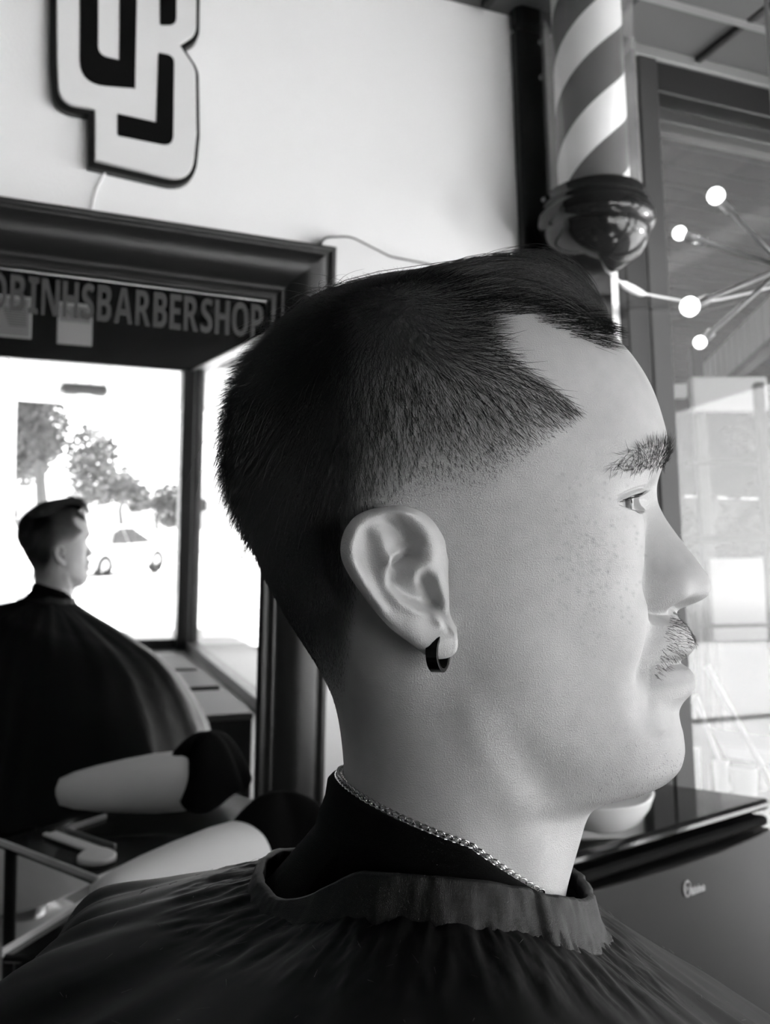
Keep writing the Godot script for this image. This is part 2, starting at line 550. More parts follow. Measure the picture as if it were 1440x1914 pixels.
func build_mirror() -> void:
	var mx := wall_d
	var my := mir_n.cross(mx).normalized()
	var c := pplane(500, 563, mir_n, mir_p)         # the inner upper right corner
	var at := c
	var o := thing("mirror", at, "large wall mirror in a moulded black frame that reflects the seated man", "mirror")
	o.transform = Transform3D(Basis(mx, my, mir_n).rotated(mir_n, -0.016), at)
	var W := 0.125
	var Wt := 0.112
	var L := 1.75
	var H := 1.32
	var prof := [[0.0, -0.02], [0.0, 0.006], [0.006, 0.010], [0.012, 0.008], [0.016, 0.004], [0.021, 0.012], [0.026, 0.014], [0.03, 0.010], [0.035, 0.018], [0.047, 0.030], [0.062, 0.037], [0.078, 0.039], [0.092, 0.036], [0.103, 0.030], [0.108, 0.026], [0.111, 0.031], [0.118, 0.033], [0.124, 0.030], [0.125, 0.024], [0.125, -0.02]]
	var rails := [["top_rail", func(w, h): return Vector3(-L - w, w * 0.9, h), func(w, h): return Vector3(w, w * 0.9, h)],
		["side_rail", func(w, h): return Vector3(w, w * 0.9, h), func(w, h): return Vector3(w, -H - w, h)],
		["bottom_rail", func(w, h): return Vector3(w, -H - w, h), func(w, h): return Vector3(-L - w, -H - w, h)],
		["side_rail", func(w, h): return Vector3(-L - w, -H - w, h), func(w, h): return Vector3(-L - w, w * 0.9, h)]]
	for r in rails:
		var P := PackedVector3Array()
		for e in prof: P.append((r[1] as Callable).call(e[0], e[1]))
		for e in prof: P.append((r[2] as Callable).call(e[0], e[1]))
		put(r[0], grid(P, 2, prof.size(), false, true), M.frame, o)
	put("mirror_glass", bx(L + 0.01, H + 0.01, 0.005, 0.0005), M.mirror, o, Transform3D(Basis(), Vector3(-L / 2, -H / 2, -0.0025)))
	# the vinyl letters along the top of the glass
	var font := SystemFont.new()
	font.font_names = PackedStringArray(["Droid Sans"])
	font.font_weight = 700
	var text := "BINHSBARBERSHOP"
	var inv := o.transform.affine_inverse()
	var x0: float = (inv * pplane(19, 545, mir_n, mir_p)).x
	var x1: float = (inv * pplane(491, 600, mir_n, mir_p)).x
	var yb: float = (inv * pplane(478, 632, mir_n, mir_p)).y
	var yt: float = (inv * pplane(478, 569, mir_n, mir_p)).y
	var meshes := []
	var total := 0.0
	for ch in "O" + text:
		var tm := TextMesh.new()
		tm.font = font
		tm.text = ch
		tm.font_size = 64
		tm.pixel_size = 0.001
		tm.depth = 0.02
		tm.curve_step = 1.0
		meshes.append(tm)
	for k in range(1, meshes.size()): total += meshes[k].get_aabb().size.x + 0.007
	total -= 0.007
	var sx := (x1 - x0) / total
	var cap: float = meshes[1].get_aabb().size.y
	var x: float = x0 - sx * (meshes[0].get_aabb().size.x + 0.007)
	for k in meshes.size():
		var bb: AABB = meshes[k].get_aabb()
		var sy := (yt - yb) / cap
		put("letter", meshes[k], M.vinyl, o, Transform3D(Basis(Vector3(sx, 0, 0), Vector3(0, sy * cap / bb.size.y, 0), Vector3(0, 0, 0.05)), Vector3(x - bb.position.x * sx, yb - bb.position.y * sy * cap / bb.size.y, 0.0012)))
		x += sx * (bb.size.x + 0.007)

func on_wall(pts: Array, off := 0.0) -> Array:     # pixel outline [u, v, r] to wall coordinates [s, y, r]
	var out := []
	for p in pts:
		var q := st_of(wpt(p[0], p[1], off))
		out.append([q.x, q.y, (p[2] if p.size() > 2 else 0.0) * 0.00105])
	return out
func wall_slab(parent: Node3D, called: String, m: Material, outline: PackedVector2Array, t0: float, thick: float, ch := 0.0) -> MeshInstance3D:
	var mesh := slab(outline, thick, ch)
	var xf := frame_at(rp(0, 0, t0), wall_d, Vector3.UP)
	return put(called, mesh, m, parent, parent.transform.affine_inverse() * xf)
func build_sign() -> void:
	var o := thing("logo_sign", wpt(240, 150), "white and black cut-out sign of two linked letters on the wall", "sign")
	var white := rounded(on_wall([[104, -150], [106, 118, 95], [110, 195, 70], [176, 206, 0], [177, 302, 0], [358, 345, 55], [367, 250, 30], [365, 130, 40], [335, 86, 0], [366, 66, 35], [369, -150]], 0.02), 8)
	var big: PackedVector2Array = Geometry2D.offset_polygon(white, 0.0095, Geometry2D.JOIN_MITER)[0]
	for k in big.size(): big[k] += Vector2(-0.002, -0.002)
	wall_slab(o, "backing", M.black, big, 0.0, 0.019, 0.001)
	wall_slab(o, "face", M.white, white, 0.019, 0.006, 0.0022)
	var ins := [[[150, -150], [148, 160, 42], [252, 168, 0], [258, -150], [224, -150], [222, 115, 0], [183, 106, 26], [184, -150]],
		[[298, -150], [298, 50, 4], [329, 50, 20], [329, -150]],
		[[295, 101, 4], [325, 107, 38], [323, 277, 22], [219, 256, 4], [219, 215, 0], [291, 231, 0]]]
	for p in ins: wall_slab(o, "inset", M.matt_black, rounded(on_wall(p, 0.02), 7), 0.025, 0.0012)
	var cord := []
	for e in [[199, 320], [190, 333], [180, 352], [174, 375], [171, 398], [164, 405], [150, 404]]: cord.append(wpt(e[0], e[1], 0.006))
	tag(put("power_cord", tube(cord, 0.0022, 8), M.white), "thin white cord hanging from the logo sign to the mirror frame", "cord")
	# the pale panel with a waved edge, right of the mirror
	var pn := thing("wall_panel", wpt(700, 560), "white panel with a thin dark waved edge right of the mirror frame", "panel")
	var ol := rounded(on_wall([[590, 760], [598, 442, 26], [655, 440, 60], [730, 478, 60], [835, 499, 80], [960, 505, 40], [958, 780]], 0.03), 8)
	wall_slab(pn, "edge_band", M.grey_frame, ol, 0.012, 0.018)
	var inn: PackedVector2Array = Geometry2D.offset_polygon(ol, -0.0045, Geometry2D.JOIN_ROUND)[0]
	wall_slab(pn, "face", M.white, inn, 0.0302, 0.002, 0.0008)

func build_pole() -> void:
	# the board, then the lamp: cap, glass tube, striped drum, collar and bowl
	var board_t := 0.03
	var l := st_of(wpt(966, 50, board_t))
	var r := st_of(wpt(1122, 40, board_t))
	var o := thing("barber_pole", rp(l.x, 1.9, 0), "wall mounted barber pole with black and white spiral stripes", "barber pole")
	pbox(o, "backboard", M.black, l.x, r.x, 1.60, l.y, 0.0, board_t, 0.004)
	for e in [[1010, 80], [1012, 146], [1016, 375], [1019, 468]]:
		var q := st_of(wpt(e[0], e[1], board_t))
		var stud := lathe([[0.0, 0.008], [0.004, 0.0075], [0.007, 0.005], [0.008, 0.001], [0.008, 0.0]], 16)
		put("stud", stud, M.chrome, o, o.transform.affine_inverse() * frame_at(rp(q.x, q.y, board_t), wall_d, Vector3.UP) * Transform3D(Basis(Vector3.RIGHT, PI / 2), Vector3.ZERO))
	var ax := st_of(wpt(1112, 374, 0.13))           # the axis, where the collar begins
	var sc := toward(rp(ax.x, ax.y, ax.z)).z / FPX     # metres to a pixel
	var R := 88.0 * sc
	var low: float = ax.y
	var top: float = st_of(wpt(1105, -40, 0.13)).y
	var base := Transform3D(Basis(), rp(ax.x, 0, ax.z) - o.position)
	put("striped_drum", stripe_drum(R * 0.745, low - 0.01, top + 0.02), M.stripe, o, base)
	var tubem := lathe([[R - 0.002, low - 0.004], [R, low], [R, top], [R - 0.002, top], [R - 0.002, low]], 64)
	put("glass_tube", tubem, M.glass, o, base)
	var y := low
	var cl := []
	for e in [[0.96, 0.012], [1.03, 0.012], [1.05, 0.008], [1.05, -0.012], [1.12, -0.020], [1.14, -0.026], [1.10, -0.032], [1.19, -0.044], [1.24, -0.056], [1.24, -0.078], [1.19, -0.090], [1.12, -0.097]]: cl.append([R * e[0], y + e[1] * 0.78])
	put("collar", lathe(cl, 64), M.gloss_black, o, base)
	var bowl := []
	for k in 19:
		var an := PI / 2 * k / 18.0
		bowl.append([R * 1.12 * cos(an), y - 0.075 - R * 0.86 * sin(an)])
	put("bowl", lathe(bowl, 64), M.gloss_black, o, base)
	put("cap", lathe([[R * 0.97, top - 0.012], [R * 1.05, top - 0.012], [R * 1.05, top + 0.01], [R * 1.2, top + 0.03], [R * 1.2, top + 0.06], [R * 0.9, top + 0.13], [0, top + 0.15]], 64), M.gloss_black, o, base)
	for yy in [top + 0.035, low - 0.05]:
		var b := room_box(ax.x - 0.035, ax.x + 0.035, yy - 0.02, yy + 0.02, board_t - 0.002, ax.z - R * 0.8, 0.004)
		put("bracket", b[0], M.gloss_black, o, o.transform.affine_inverse() * b[1])
	pbox(o, "bracket_plate", M.black, l.x - 0.004, l.x + 0.10, l.y - 0.004, l.y + 0.22, 0.0, 0.045, 0.012)
	var cord := []
	for e in [[1130, 500, 0.10], [1155, 524, 0.09], [1180, 540, 0.08], [1204, 549, 0.08], [1240, 556, 0.06], [1275, 562, 0.05], [1300, 566, 0.05], [1345, 560, 0.04], [1400, 548, 0.03], [1450, 535, 0.03]]: cord.append(wpt(e[0], e[1], e[2]))
	var cd := thing("cord", cord[0], "grey cord with an inline plug drooping from under the barber pole", "cord")
	put("wire", tube(cord, 0.0028, 8), M.cord, cd, Transform3D(Basis(), -cd.position))
	var plug := [wpt(1160, 528, 0.09), wpt(1168, 533, 0.085), wpt(1183, 541, 0.082), wpt(1198, 548, 0.08), wpt(1206, 550, 0.08)]
	put("plug", tube(plug, [0.004, 0.009, 0.010, 0.008, 0.004], 10), M.cord, cd, Transform3D(Basis(), -cd.position))
func stripe_drum(R: float, y0: float, y1: float) -> ArrayMesh:
	var P := PackedVector3Array()
	var UV := PackedVector2Array()
	var rows := 24
	var cols := 97
	for i in rows:
		for j in cols:
			var an := TAU * j / (cols - 1)
			var y := lerpf(y0, y1, float(i) / (rows - 1))
			P.append(Vector3(cos(an) * R, y, sin(an) * R))
			UV.append(Vector2(float(j) / (cols - 1), y))
	# the stripes rise to the right as one looks at them: wide black and white bands round the drum
	var im := Image.create(512, 1024, false, Image.FORMAT_RGB8)
	var pitch := 0.217
	var phase := 0.592
	for yy in 1024:
		for xx in 512:
			var an := TAU * xx / 512.0
			var hh := lerpf(y0, y1, yy / 1023.0)
			var f := fposmod((hh - y1) / pitch + an / TAU * 2.0 + phase, 1.0)
			im.set_pixel(xx, yy, Color(1, 1, 1) if f < 0.48 else Color(0.27, 0.27, 0.27))
	for k in UV.size(): UV[k].y = (UV[k].y - y0) / (y1 - y0)
	M.stripe = mat(1.0, 0.4)
	M.stripe.albedo_texture = ImageTexture.create_from_image(im)
	return grid(P, rows, cols, false, false, PackedColorArray(), UV)

func build_corner() -> void:
	# the small fridge in the corner, its glossy top, and the dish on it
	var top := 0.92
	var K := pplane(1438, 1492, Vector3.UP, Vector3(0, top, 0))
	var ea := deg_to_rad(41.0)
	var fx := Vector3(cos(ea), 0, -sin(ea))          # along the door, away to the right
	var fz := Vector3(sin(ea), 0, cos(ea))           # out of the door
	var wd := 0.56
	var dp := 0.34
	var o := thing("mini_fridge", K - Vector3(0, top, 0) - fx * wd * 0.5, "dark grey bar fridge with a small silver badge and a glossy black top", "fridge")
	o.transform = Transform3D(Basis(fx, Vector3.UP, fz), o.position)
	put("cabinet", bx(wd - 0.01, top - 0.06, dp - 0.05, 0.01), M.black, o, Transform3D(Basis(), Vector3(0, (top - 0.06) / 2 + 0.02, -dp / 2 - 0.03)))
	var P := PackedVector3Array()
	var nx := 25
	var rows := [[0.05, -0.05], [0.05, 0.0], [top - 0.055, 0.0], [top - 0.05, -0.004], [top - 0.05, -0.05]]
	for e in rows:
		for i in nx:
			var x := lerpf(-wd / 2, wd / 2, float(i) / (nx - 1))
			var bow := 0.022 * (1.0 - pow(2.0 * x / wd, 2.0))
			P.append(Vector3(x, e[0], e[1] + bow))
	put("door", grid(P, rows.size(), nx, false, true), M.fridge, o)
	put("worktop", bx(wd + 0.004, 0.018, dp + 0.0, 0.006), M.gloss_black, o, Transform3D(Basis(), Vector3(0, top - 0.009, -dp / 2 + 0.002)))
	put("handle_groove", bx(wd - 0.03, 0.016, 0.05, 0.004), M.matt_black, o, Transform3D(Basis(), Vector3(0, top - 0.034, -0.02)))
	var inv := o.transform.affine_inverse()
	var lg: Vector3 = inv * pplane(1284, 1661, fz, o.position + fz * 0.022)
	var bs := 0.00108
	var ring := []
	for k in 25:
		var an := TAU * k / 24.0
		ring.append(Vector3(cos(an) * 0.0085, sin(an) * 0.0105, 0))
	var bow0 := 0.0225 * (1.0 - pow(2.0 * lg.x / wd, 2.0))
	var emblem := merge([tube(ring, 0.0017, 8, false), [tube([Vector3(-0.004, -0.006, 0), Vector3(-0.001, 0.005, 0), Vector3(0.003, 0.001, 0), Vector3(0.004, -0.006, 0)], 0.0016, 6), Transform3D()]])
	put("badge", emblem, M.silver, o, Transform3D(Basis(), Vector3(lg.x, lg.y, bow0)))
	var font := SystemFont.new()
	font.font_names = PackedStringArray(["Droid Sans"])
	font.font_weight = 700
	var tm := TextMesh.new()
	tm.font = font
	tm.text = "Midea"
	tm.font_size = 20
	tm.pixel_size = 0.001
	tm.depth = 0.001
	tm.horizontal_alignment = HORIZONTAL_ALIGNMENT_LEFT
	var bb := tm.get_aabb()
	put("badge_lettering", tm, M.silver, o, Transform3D(Basis(Vector3(0.036 / bb.size.x, 0, 0), Vector3(0, 0.012 / bb.size.y, 0), Vector3(0, 0, 1)), Vector3(lg.x + 0.011 - bb.position.x * 0.036 / bb.size.x, lg.y - 0.006, bow0 + 0.0004)))
	var dish := []
	for e in [[0.0, 0.018], [0.03, 0.018], [0.05, 0.024], [0.066, 0.040], [0.072, 0.052], [0.076, 0.055], [0.079, 0.052], [0.074, 0.034], [0.062, 0.014], [0.046, 0.003], [0.036, 0.0], [0.0, 0.0]]: dish.append(e)
	var dp0 := pplane(1122, 1552, Vector3.UP, Vector3(0, top, 0))
	tag(put("bowl", lathe(dish, 48), M.bowl, null, Transform3D(Basis(Vector3.RIGHT, 0.22), dp0 + Vector3(0, 0.012, 0))), "round white bowl on the black top of the bar fridge", "bowl")
	# the lamp with straight arms and round bulbs in front of the window
	var cpt := pd(1466, 500, 1.95)
	var lamp := thing("chandelier", cpt, "hanging lamp of straight metal arms that end in round glowing bulbs", "lamp")
	put("hub", lathe([[0.0, 0.018], [0.012, 0.014], [0.017, 0.0], [0.012, -0.014], [0.0, -0.018]], 20), M.silver, lamp)
	put("stem", tube([Vector3(0, 0.0, 0), Vector3(0, CEIL - cpt.y, 0)], 0.005, 8), M.silver, lamp)
	put("ceiling_plate", lathe([[0.0, 0.0], [0.05, 0.0], [0.05, -0.012], [0.035, -0.022], [0.0, -0.024]], 24), M.silver, lamp, Transform3D(Basis(), Vector3(0, CEIL - cpt.y, 0)))
	for e in [[1339, 366, 1.90, 16], [1290, 573, 1.84, 18], [1309, 640, 1.92, 12], [1271, 436, 2.02, 13], [1301, 447, 2.06, 8], [1520, 430, 1.95, 16], [1560, 590, 1.9, 16]]:
		var bp := pd(e[0], e[1], e[2])
		var dir := (bp - cpt).normalized()
		var rad: float = e[3] * e[2] / FPX
		var arm := put("arm", tube([Vector3.ZERO, bp - cpt - dir * rad * 1.3], 0.0045, 8), M.lamp_metal, lamp)
		put("socket", tube([bp - cpt - dir * rad * 2.6, bp - cpt - dir * rad * 0.8], 0.0095, 12), M.lamp_metal, arm)
		var s := SphereMesh.new()
		s.radius = rad
		s.height = rad * 2.0
		s.radial_segments = 24
		s.rings = 12
		put("bulb", s, M.bulb, lamp, Transform3D(Basis(), bp - cpt))
		var l := OmniLight3D.new()
		l.name = "bulb_light"
		l.light_energy = 0.02
		l.light_size = rad * 0.8
		l.omni_range = 12.0
		l.omni_attenuation = 2.0
		l.shadow_enabled = true
		l.position = bp - cpt
		lamp.add_child(l, true)
# ---------------------------------------------------------------- beyond the glass
func up_box(called: String, m: Material, at: Vector3, size: Vector3, turn := 0.0, ch := 0.01) -> Array:
	return [bx(size.x, size.y, size.z, ch), Transform3D(Basis(Vector3.UP, turn), at)]
func leaves(n: int, size: Vector3, leaf: float, sd: int, lumps := 9) -> ArrayMesh:    # a crown: leaf quads, curved, gathered in lumps
	var r := RandomNumberGenerator.new()
	r.seed = sd
	var st := SurfaceTool.new()
	st.begin(Mesh.PRIMITIVE_TRIANGLES)
	var cs := []
	for k in lumps: cs.append([Vector3(r.randfn(0, 0.5), r.randfn(0, 0.45), r.randfn(0, 0.5)), r.randf_range(0.25, 0.5)])
	for k in n:
		var c: Array = cs[r.randi() % lumps]
		var d := Vector3(r.randfn(0, 1), r.randfn(0, 1), r.randfn(0, 1)).normalized() * pow(r.randf(), 0.4) * float(c[1])
		var p: Vector3 = (c[0] + d) * size * 0.5
		var x := Vector3(r.randfn(0, 1), r.randfn(0, 0.6), r.randfn(0, 1)).normalized() * leaf * r.randf_range(0.6, 1.3)
		var y := x.cross(Vector3(r.randfn(0, 1), r.randfn(0, 1), r.randfn(0, 1))).normalized() * leaf * 0.4
		var z := x.cross(y).normalized() * leaf * 0.15
		for q in [p - x, p + y + z, p - y + z, p + x, p - y + z, p + y + z]: st.add_vertex(q)
	st.generate_normals()
	return st.commit()
func tree(called: String, at: Vector3, h: float, crown: Vector3, n: int, leaf: float, sd: int, label: String, cat: String, group := "", lm: Material = null) -> void:
	var o := thing(called, at, label, cat, group)
	var pts := [Vector3.ZERO, Vector3(0.05, h * 0.3, 0), Vector3(-0.04, h * 0.55, 0.05), Vector3(0.1, h * 0.8, 0)]
	put("trunk", tube(pts, [h * 0.035, h * 0.028, h * 0.022, h * 0.01], 10), M.bark, o)
	var cr_ := put("foliage", leaves(n, crown, leaf, sd), lm if lm else M.leaf, o, Transform3D(Basis(), Vector3(0, h - crown.y * 0.42, 0)))
	tag(cr_, "", "", "", "stuff")

func build_outdoors() -> void:
	# ground that falls away behind the camera; paving past the window on the right
	var P := PackedVector3Array()
	for e in [[TB + 0.07, -0.03], [TB + 3.5, -0.12], [TB + 6.0, -0.35], [TB + 18.0, -1.0], [TB + 60.0, -2.0]]:
		for s in [-45.0, -8.0, 0.0, 12.0, 60.0]: P.append(rp(s, e[1], e[0]))
	struct("pavement", grid(P, 5, 5, false, true), M.concrete, "sunlit car park outside the shop, seen in the mirror", "car park")
	P = PackedVector3Array()
	for e in [[-0.12, -0.04], [-4.0, -0.06], [-14.0, -0.06], [-40.0, -0.06]]:
		for s in [-12.0, 0.5, 3.0, 30.0]: P.append(rp(s, e[1], e[0]))
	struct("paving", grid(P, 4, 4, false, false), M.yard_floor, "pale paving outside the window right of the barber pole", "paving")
	P = PackedVector3Array()
	for e in [[S1 + 0.11, -0.06], [S1 + 12.0, -0.1], [S1 + 40.0, -0.6]]:
		for t in [-0.14, 3.0, TB + 1.0]: P.append(rp(e[0], e[1], t))
	struct("paving", grid(P, 3, 3, false, true), M.concrete, "pale paving along the glass wall at the right", "paving")
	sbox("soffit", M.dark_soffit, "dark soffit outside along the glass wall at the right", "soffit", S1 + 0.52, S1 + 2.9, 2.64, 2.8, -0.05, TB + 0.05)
	# the plank soffit over the car park side and its light
	var so := sbox("soffit", M.soffit, "white plank soffit over the shop front, seen in the mirror", "soffit", -6.0, S1 + 1.2, 2.56, 2.8, TB + 0.08, TB + 4.6)
	var s := -1.6
	while s < S1 + 1.1:
		pbox(so, "plank", M.soffit, s, s + 0.135, 2.535, 2.562, TB + 0.1, TB + 4.5, 0.006)
		s += 0.15
	pbox(so, "fascia", M.white, -6.0, S1 + 1.3, 2.45, 2.85, TB + 4.55, TB + 4.65)
	var lp := vp(155, 722, 11.0)
	lp.y = 2.535
	var lt := thing("soffit_light", lp, "square dark light fitting with a pale diffuser under the soffit, seen in the mirror", "light fitting")
	lt.basis = Basis(wall_d, Vector3.UP, wall_n)
	put("housing", bx(0.50, 0.12, 0.50, 0.03), M.dark_frame, lt, Transform3D(Basis(), Vector3(0, -0.06, 0)))
	put("diffuser", lathe([[0.24, -0.11], [0.23, -0.2], [0.18, -0.25], [0.0, -0.26]], 32), M.white, lt)
	# a white slanted post, the trees, the planter and the car, all where the mirror shows them
	var cp := vp(12, 850, 11.5)
	var col := thing("soffit_column", Vector3(cp.x, -0.3, cp.z), "white square column at the edge of the soffit, seen in the mirror", "column")
	col.basis = Basis(wall_d, Vector3.UP, wall_n)
	put("shaft", bx(0.2, 2.9, 0.2, 0.01), M.white, col, Transform3D(Basis(), Vector3(0, 1.45, 0)))
	put("capital", bx(0.3, 0.12, 0.3, 0.02), M.white, col, Transform3D(Basis(), Vector3(0, 2.78, 0)))
	var t1 := vp(78, 905, 22.0)
	tree("tree", Vector3(t1.x, -1.0, t1.z), 4.9, Vector3(2.3, 3.4, 2.3), 9000, 0.11, 3, "tall leafy tree at the edge of the car park, left in the mirror", "tree")
	var t3 := vp(8, 960, 27.0)
	tree("tree", Vector3(t3.x, -1.0, t3.z), 3.6, Vector3(1.6, 3.0, 1.6), 2600, 0.12, 13, "narrow dark tree left of the tall leafy tree, in the mirror", "tree")
	var t2 := vp(228, 935, 34.0)
	tree("bush", Vector3(t2.x, -1.4, t2.z), 3.2, Vector3(2.2, 1.8, 2.0), 1500, 0.14, 4, "round grey bush far across the car park above the white car", "bush", "")
	var t4 := vp(295, 940, 38.0)
	tree("hedge", Vector3(t4.x, -1.5, t4.z), 2.6, Vector3(5.0, 1.7, 2.0), 2200, 0.16, 5, "low pale hedge far across the car park right of the bush", "hedge", "")
	var kp := vp(35, 1085, 15.0)
	var pl := thing("planter", Vector3(kp.x, -0.75, kp.z), "low concrete planter at the edge of the car park, seen in the mirror", "planter")
	pl.basis = Basis(wall_d, Vector3.UP, wall_n)
	put("kerb", bx(1.6, 0.45, 0.6, 0.04), M.concrete, pl, Transform3D(Basis(), Vector3(0, 0.22, 0)))
	put("step", bx(2.0, 0.2, 1.0, 0.03), M.concrete, pl, Transform3D(Basis(), Vector3(0, 0.1, 0.3)))
	build_car()
	# beyond the window on the right: a dark soffit, its round light, a fascia, a gate, tables and seats
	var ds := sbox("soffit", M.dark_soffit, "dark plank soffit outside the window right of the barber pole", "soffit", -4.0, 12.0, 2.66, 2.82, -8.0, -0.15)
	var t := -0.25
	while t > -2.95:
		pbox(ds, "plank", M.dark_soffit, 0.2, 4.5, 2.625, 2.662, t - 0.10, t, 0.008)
		t -= 0.115
	var rl := pplane(1388, 226, Vector3.UP, Vector3(0, 2.61, 0))
	var rlo := thing("downlight", Vector3(rl.x, 2.625, rl.z), "round pale downlight under the dark soffit outside", "downlight")
	put("ring", lathe([[0.085, 0.0], [0.09, -0.012], [0.075, -0.03], [0.07, -0.025], [0.07, 0.0]], 32), M.grey_frame, rlo)
	put("lens", lathe([[0.07, -0.018], [0.05, -0.026], [0.0, -0.03]], 32), M.grey_frame, rlo)
	var slot := func(u0, v0, u1, v1, u2, v2, dep, thick, called, m, label, cat): # an upright board between three seen corners
		var a := pd(u0, v0, dep)
		var b := pd(u1, v1, dep * 1.0)
		var c := pd(u2, v2, dep)
		var x: Vector3 = b - a
		var y: Vector3 = c - a
		var o := thing(called, (b + c) * 0.5, label, cat)
		o.basis = Basis(x.normalized(), Vector3.UP, x.normalized().cross(Vector3.UP))
		put("board", bx(x.length(), absf(y.y), thick, 0.006), m, o)
		return o
	var fa := pd(1300, 672, 5.2)
	var fb := pd(1500, 622, 3.6)
	var fo := thing("fascia", (fa + fb) * 0.5, "white grooved fascia board across the yard outside the window", "fascia")
	var fdir := Vector3(fb.x - fa.x, 0, fb.z - fa.z)
	fo.basis = Basis(fdir.normalized(), Vector3.UP, fdir.normalized().cross(Vector3.UP))
	var nb := 16
	for k in nb: put("board", bx(fdir.length() / nb - 0.012, 0.17, 0.03, 0.006), M.yard_white, fo, Transform3D(Basis(), Vector3((k + 0.5 - nb / 2.0) * fdir.length() / nb, 0, 0)))
	put("rail", bx(fdir.length(), 0.03, 0.06, 0.005), M.grey_frame, fo, Transform3D(Basis(), Vector3(0, -0.11, 0)))
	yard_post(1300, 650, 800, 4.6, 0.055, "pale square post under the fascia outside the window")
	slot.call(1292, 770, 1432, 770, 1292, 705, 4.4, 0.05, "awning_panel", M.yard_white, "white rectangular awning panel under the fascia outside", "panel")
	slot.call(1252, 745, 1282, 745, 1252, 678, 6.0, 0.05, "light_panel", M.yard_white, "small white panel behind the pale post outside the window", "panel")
	var yw := pd(1340, 1000, 9.0)
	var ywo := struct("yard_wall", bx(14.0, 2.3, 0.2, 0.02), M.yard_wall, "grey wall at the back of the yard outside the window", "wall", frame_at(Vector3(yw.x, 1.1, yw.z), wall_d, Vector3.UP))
	gate()
	yard_clutter()

func yard_post(u: float, v0: float, v1: float, d: float, w: float, label: String) -> void:
	var a := pd(u, v0, d)
	var o := thing("yard_post", Vector3(a.x, -0.05, a.z), label, "post")
	put("shaft", bx(w, a.y + 0.05, w, 0.006), M.grey_frame, o, Transform3D(Basis(), Vector3(0, (a.y + 0.05) / 2, 0)))
	put("foot", bx(w * 2.2, 0.02, w * 2.2, 0.004), M.grey_frame, o, Transform3D(Basis(), Vector3(0, 0.01, 0)))
func gate() -> void:
	var d := 3.0
	var a := pd(1290, 1008, d)
	var b := pd(1436, 1004, d)
	var o := thing("yard_gate", Vector3(b.x, -0.05, b.z), "dark metal gate frame with one thick bar outside the window", "gate")
	var x := (b - a).length()
	var h := a.y + 0.05
	put("post", bx(0.03, 2.0, 0.03, 0.003), M.dark_frame, o, Transform3D(Basis(), Vector3(0, 1.0, 0)))
	put("post", bx(0.02, 1.35, 0.02, 0.003), M.grey_frame, o, Transform3D(Basis(), Vector3(-x * 0.98, 0.67, 0)))
	put("bar", bx(x * 1.25, 0.026, 0.03, 0.003), M.dark_frame, o, Transform3D(Basis(), Vector3(-x * 0.38, h, 0)))
	put("bar", bx(x * 1.25, 0.012, 0.02, 0.002), M.grey_frame, o, Transform3D(Basis(), Vector3(-x * 0.38, h + 0.24, 0)))
	put("bar", bx(x * 1.25, 0.012, 0.02, 0.002), M.grey_frame, o, Transform3D(Basis(), Vector3(-x * 0.38, h - 0.27, 0)))
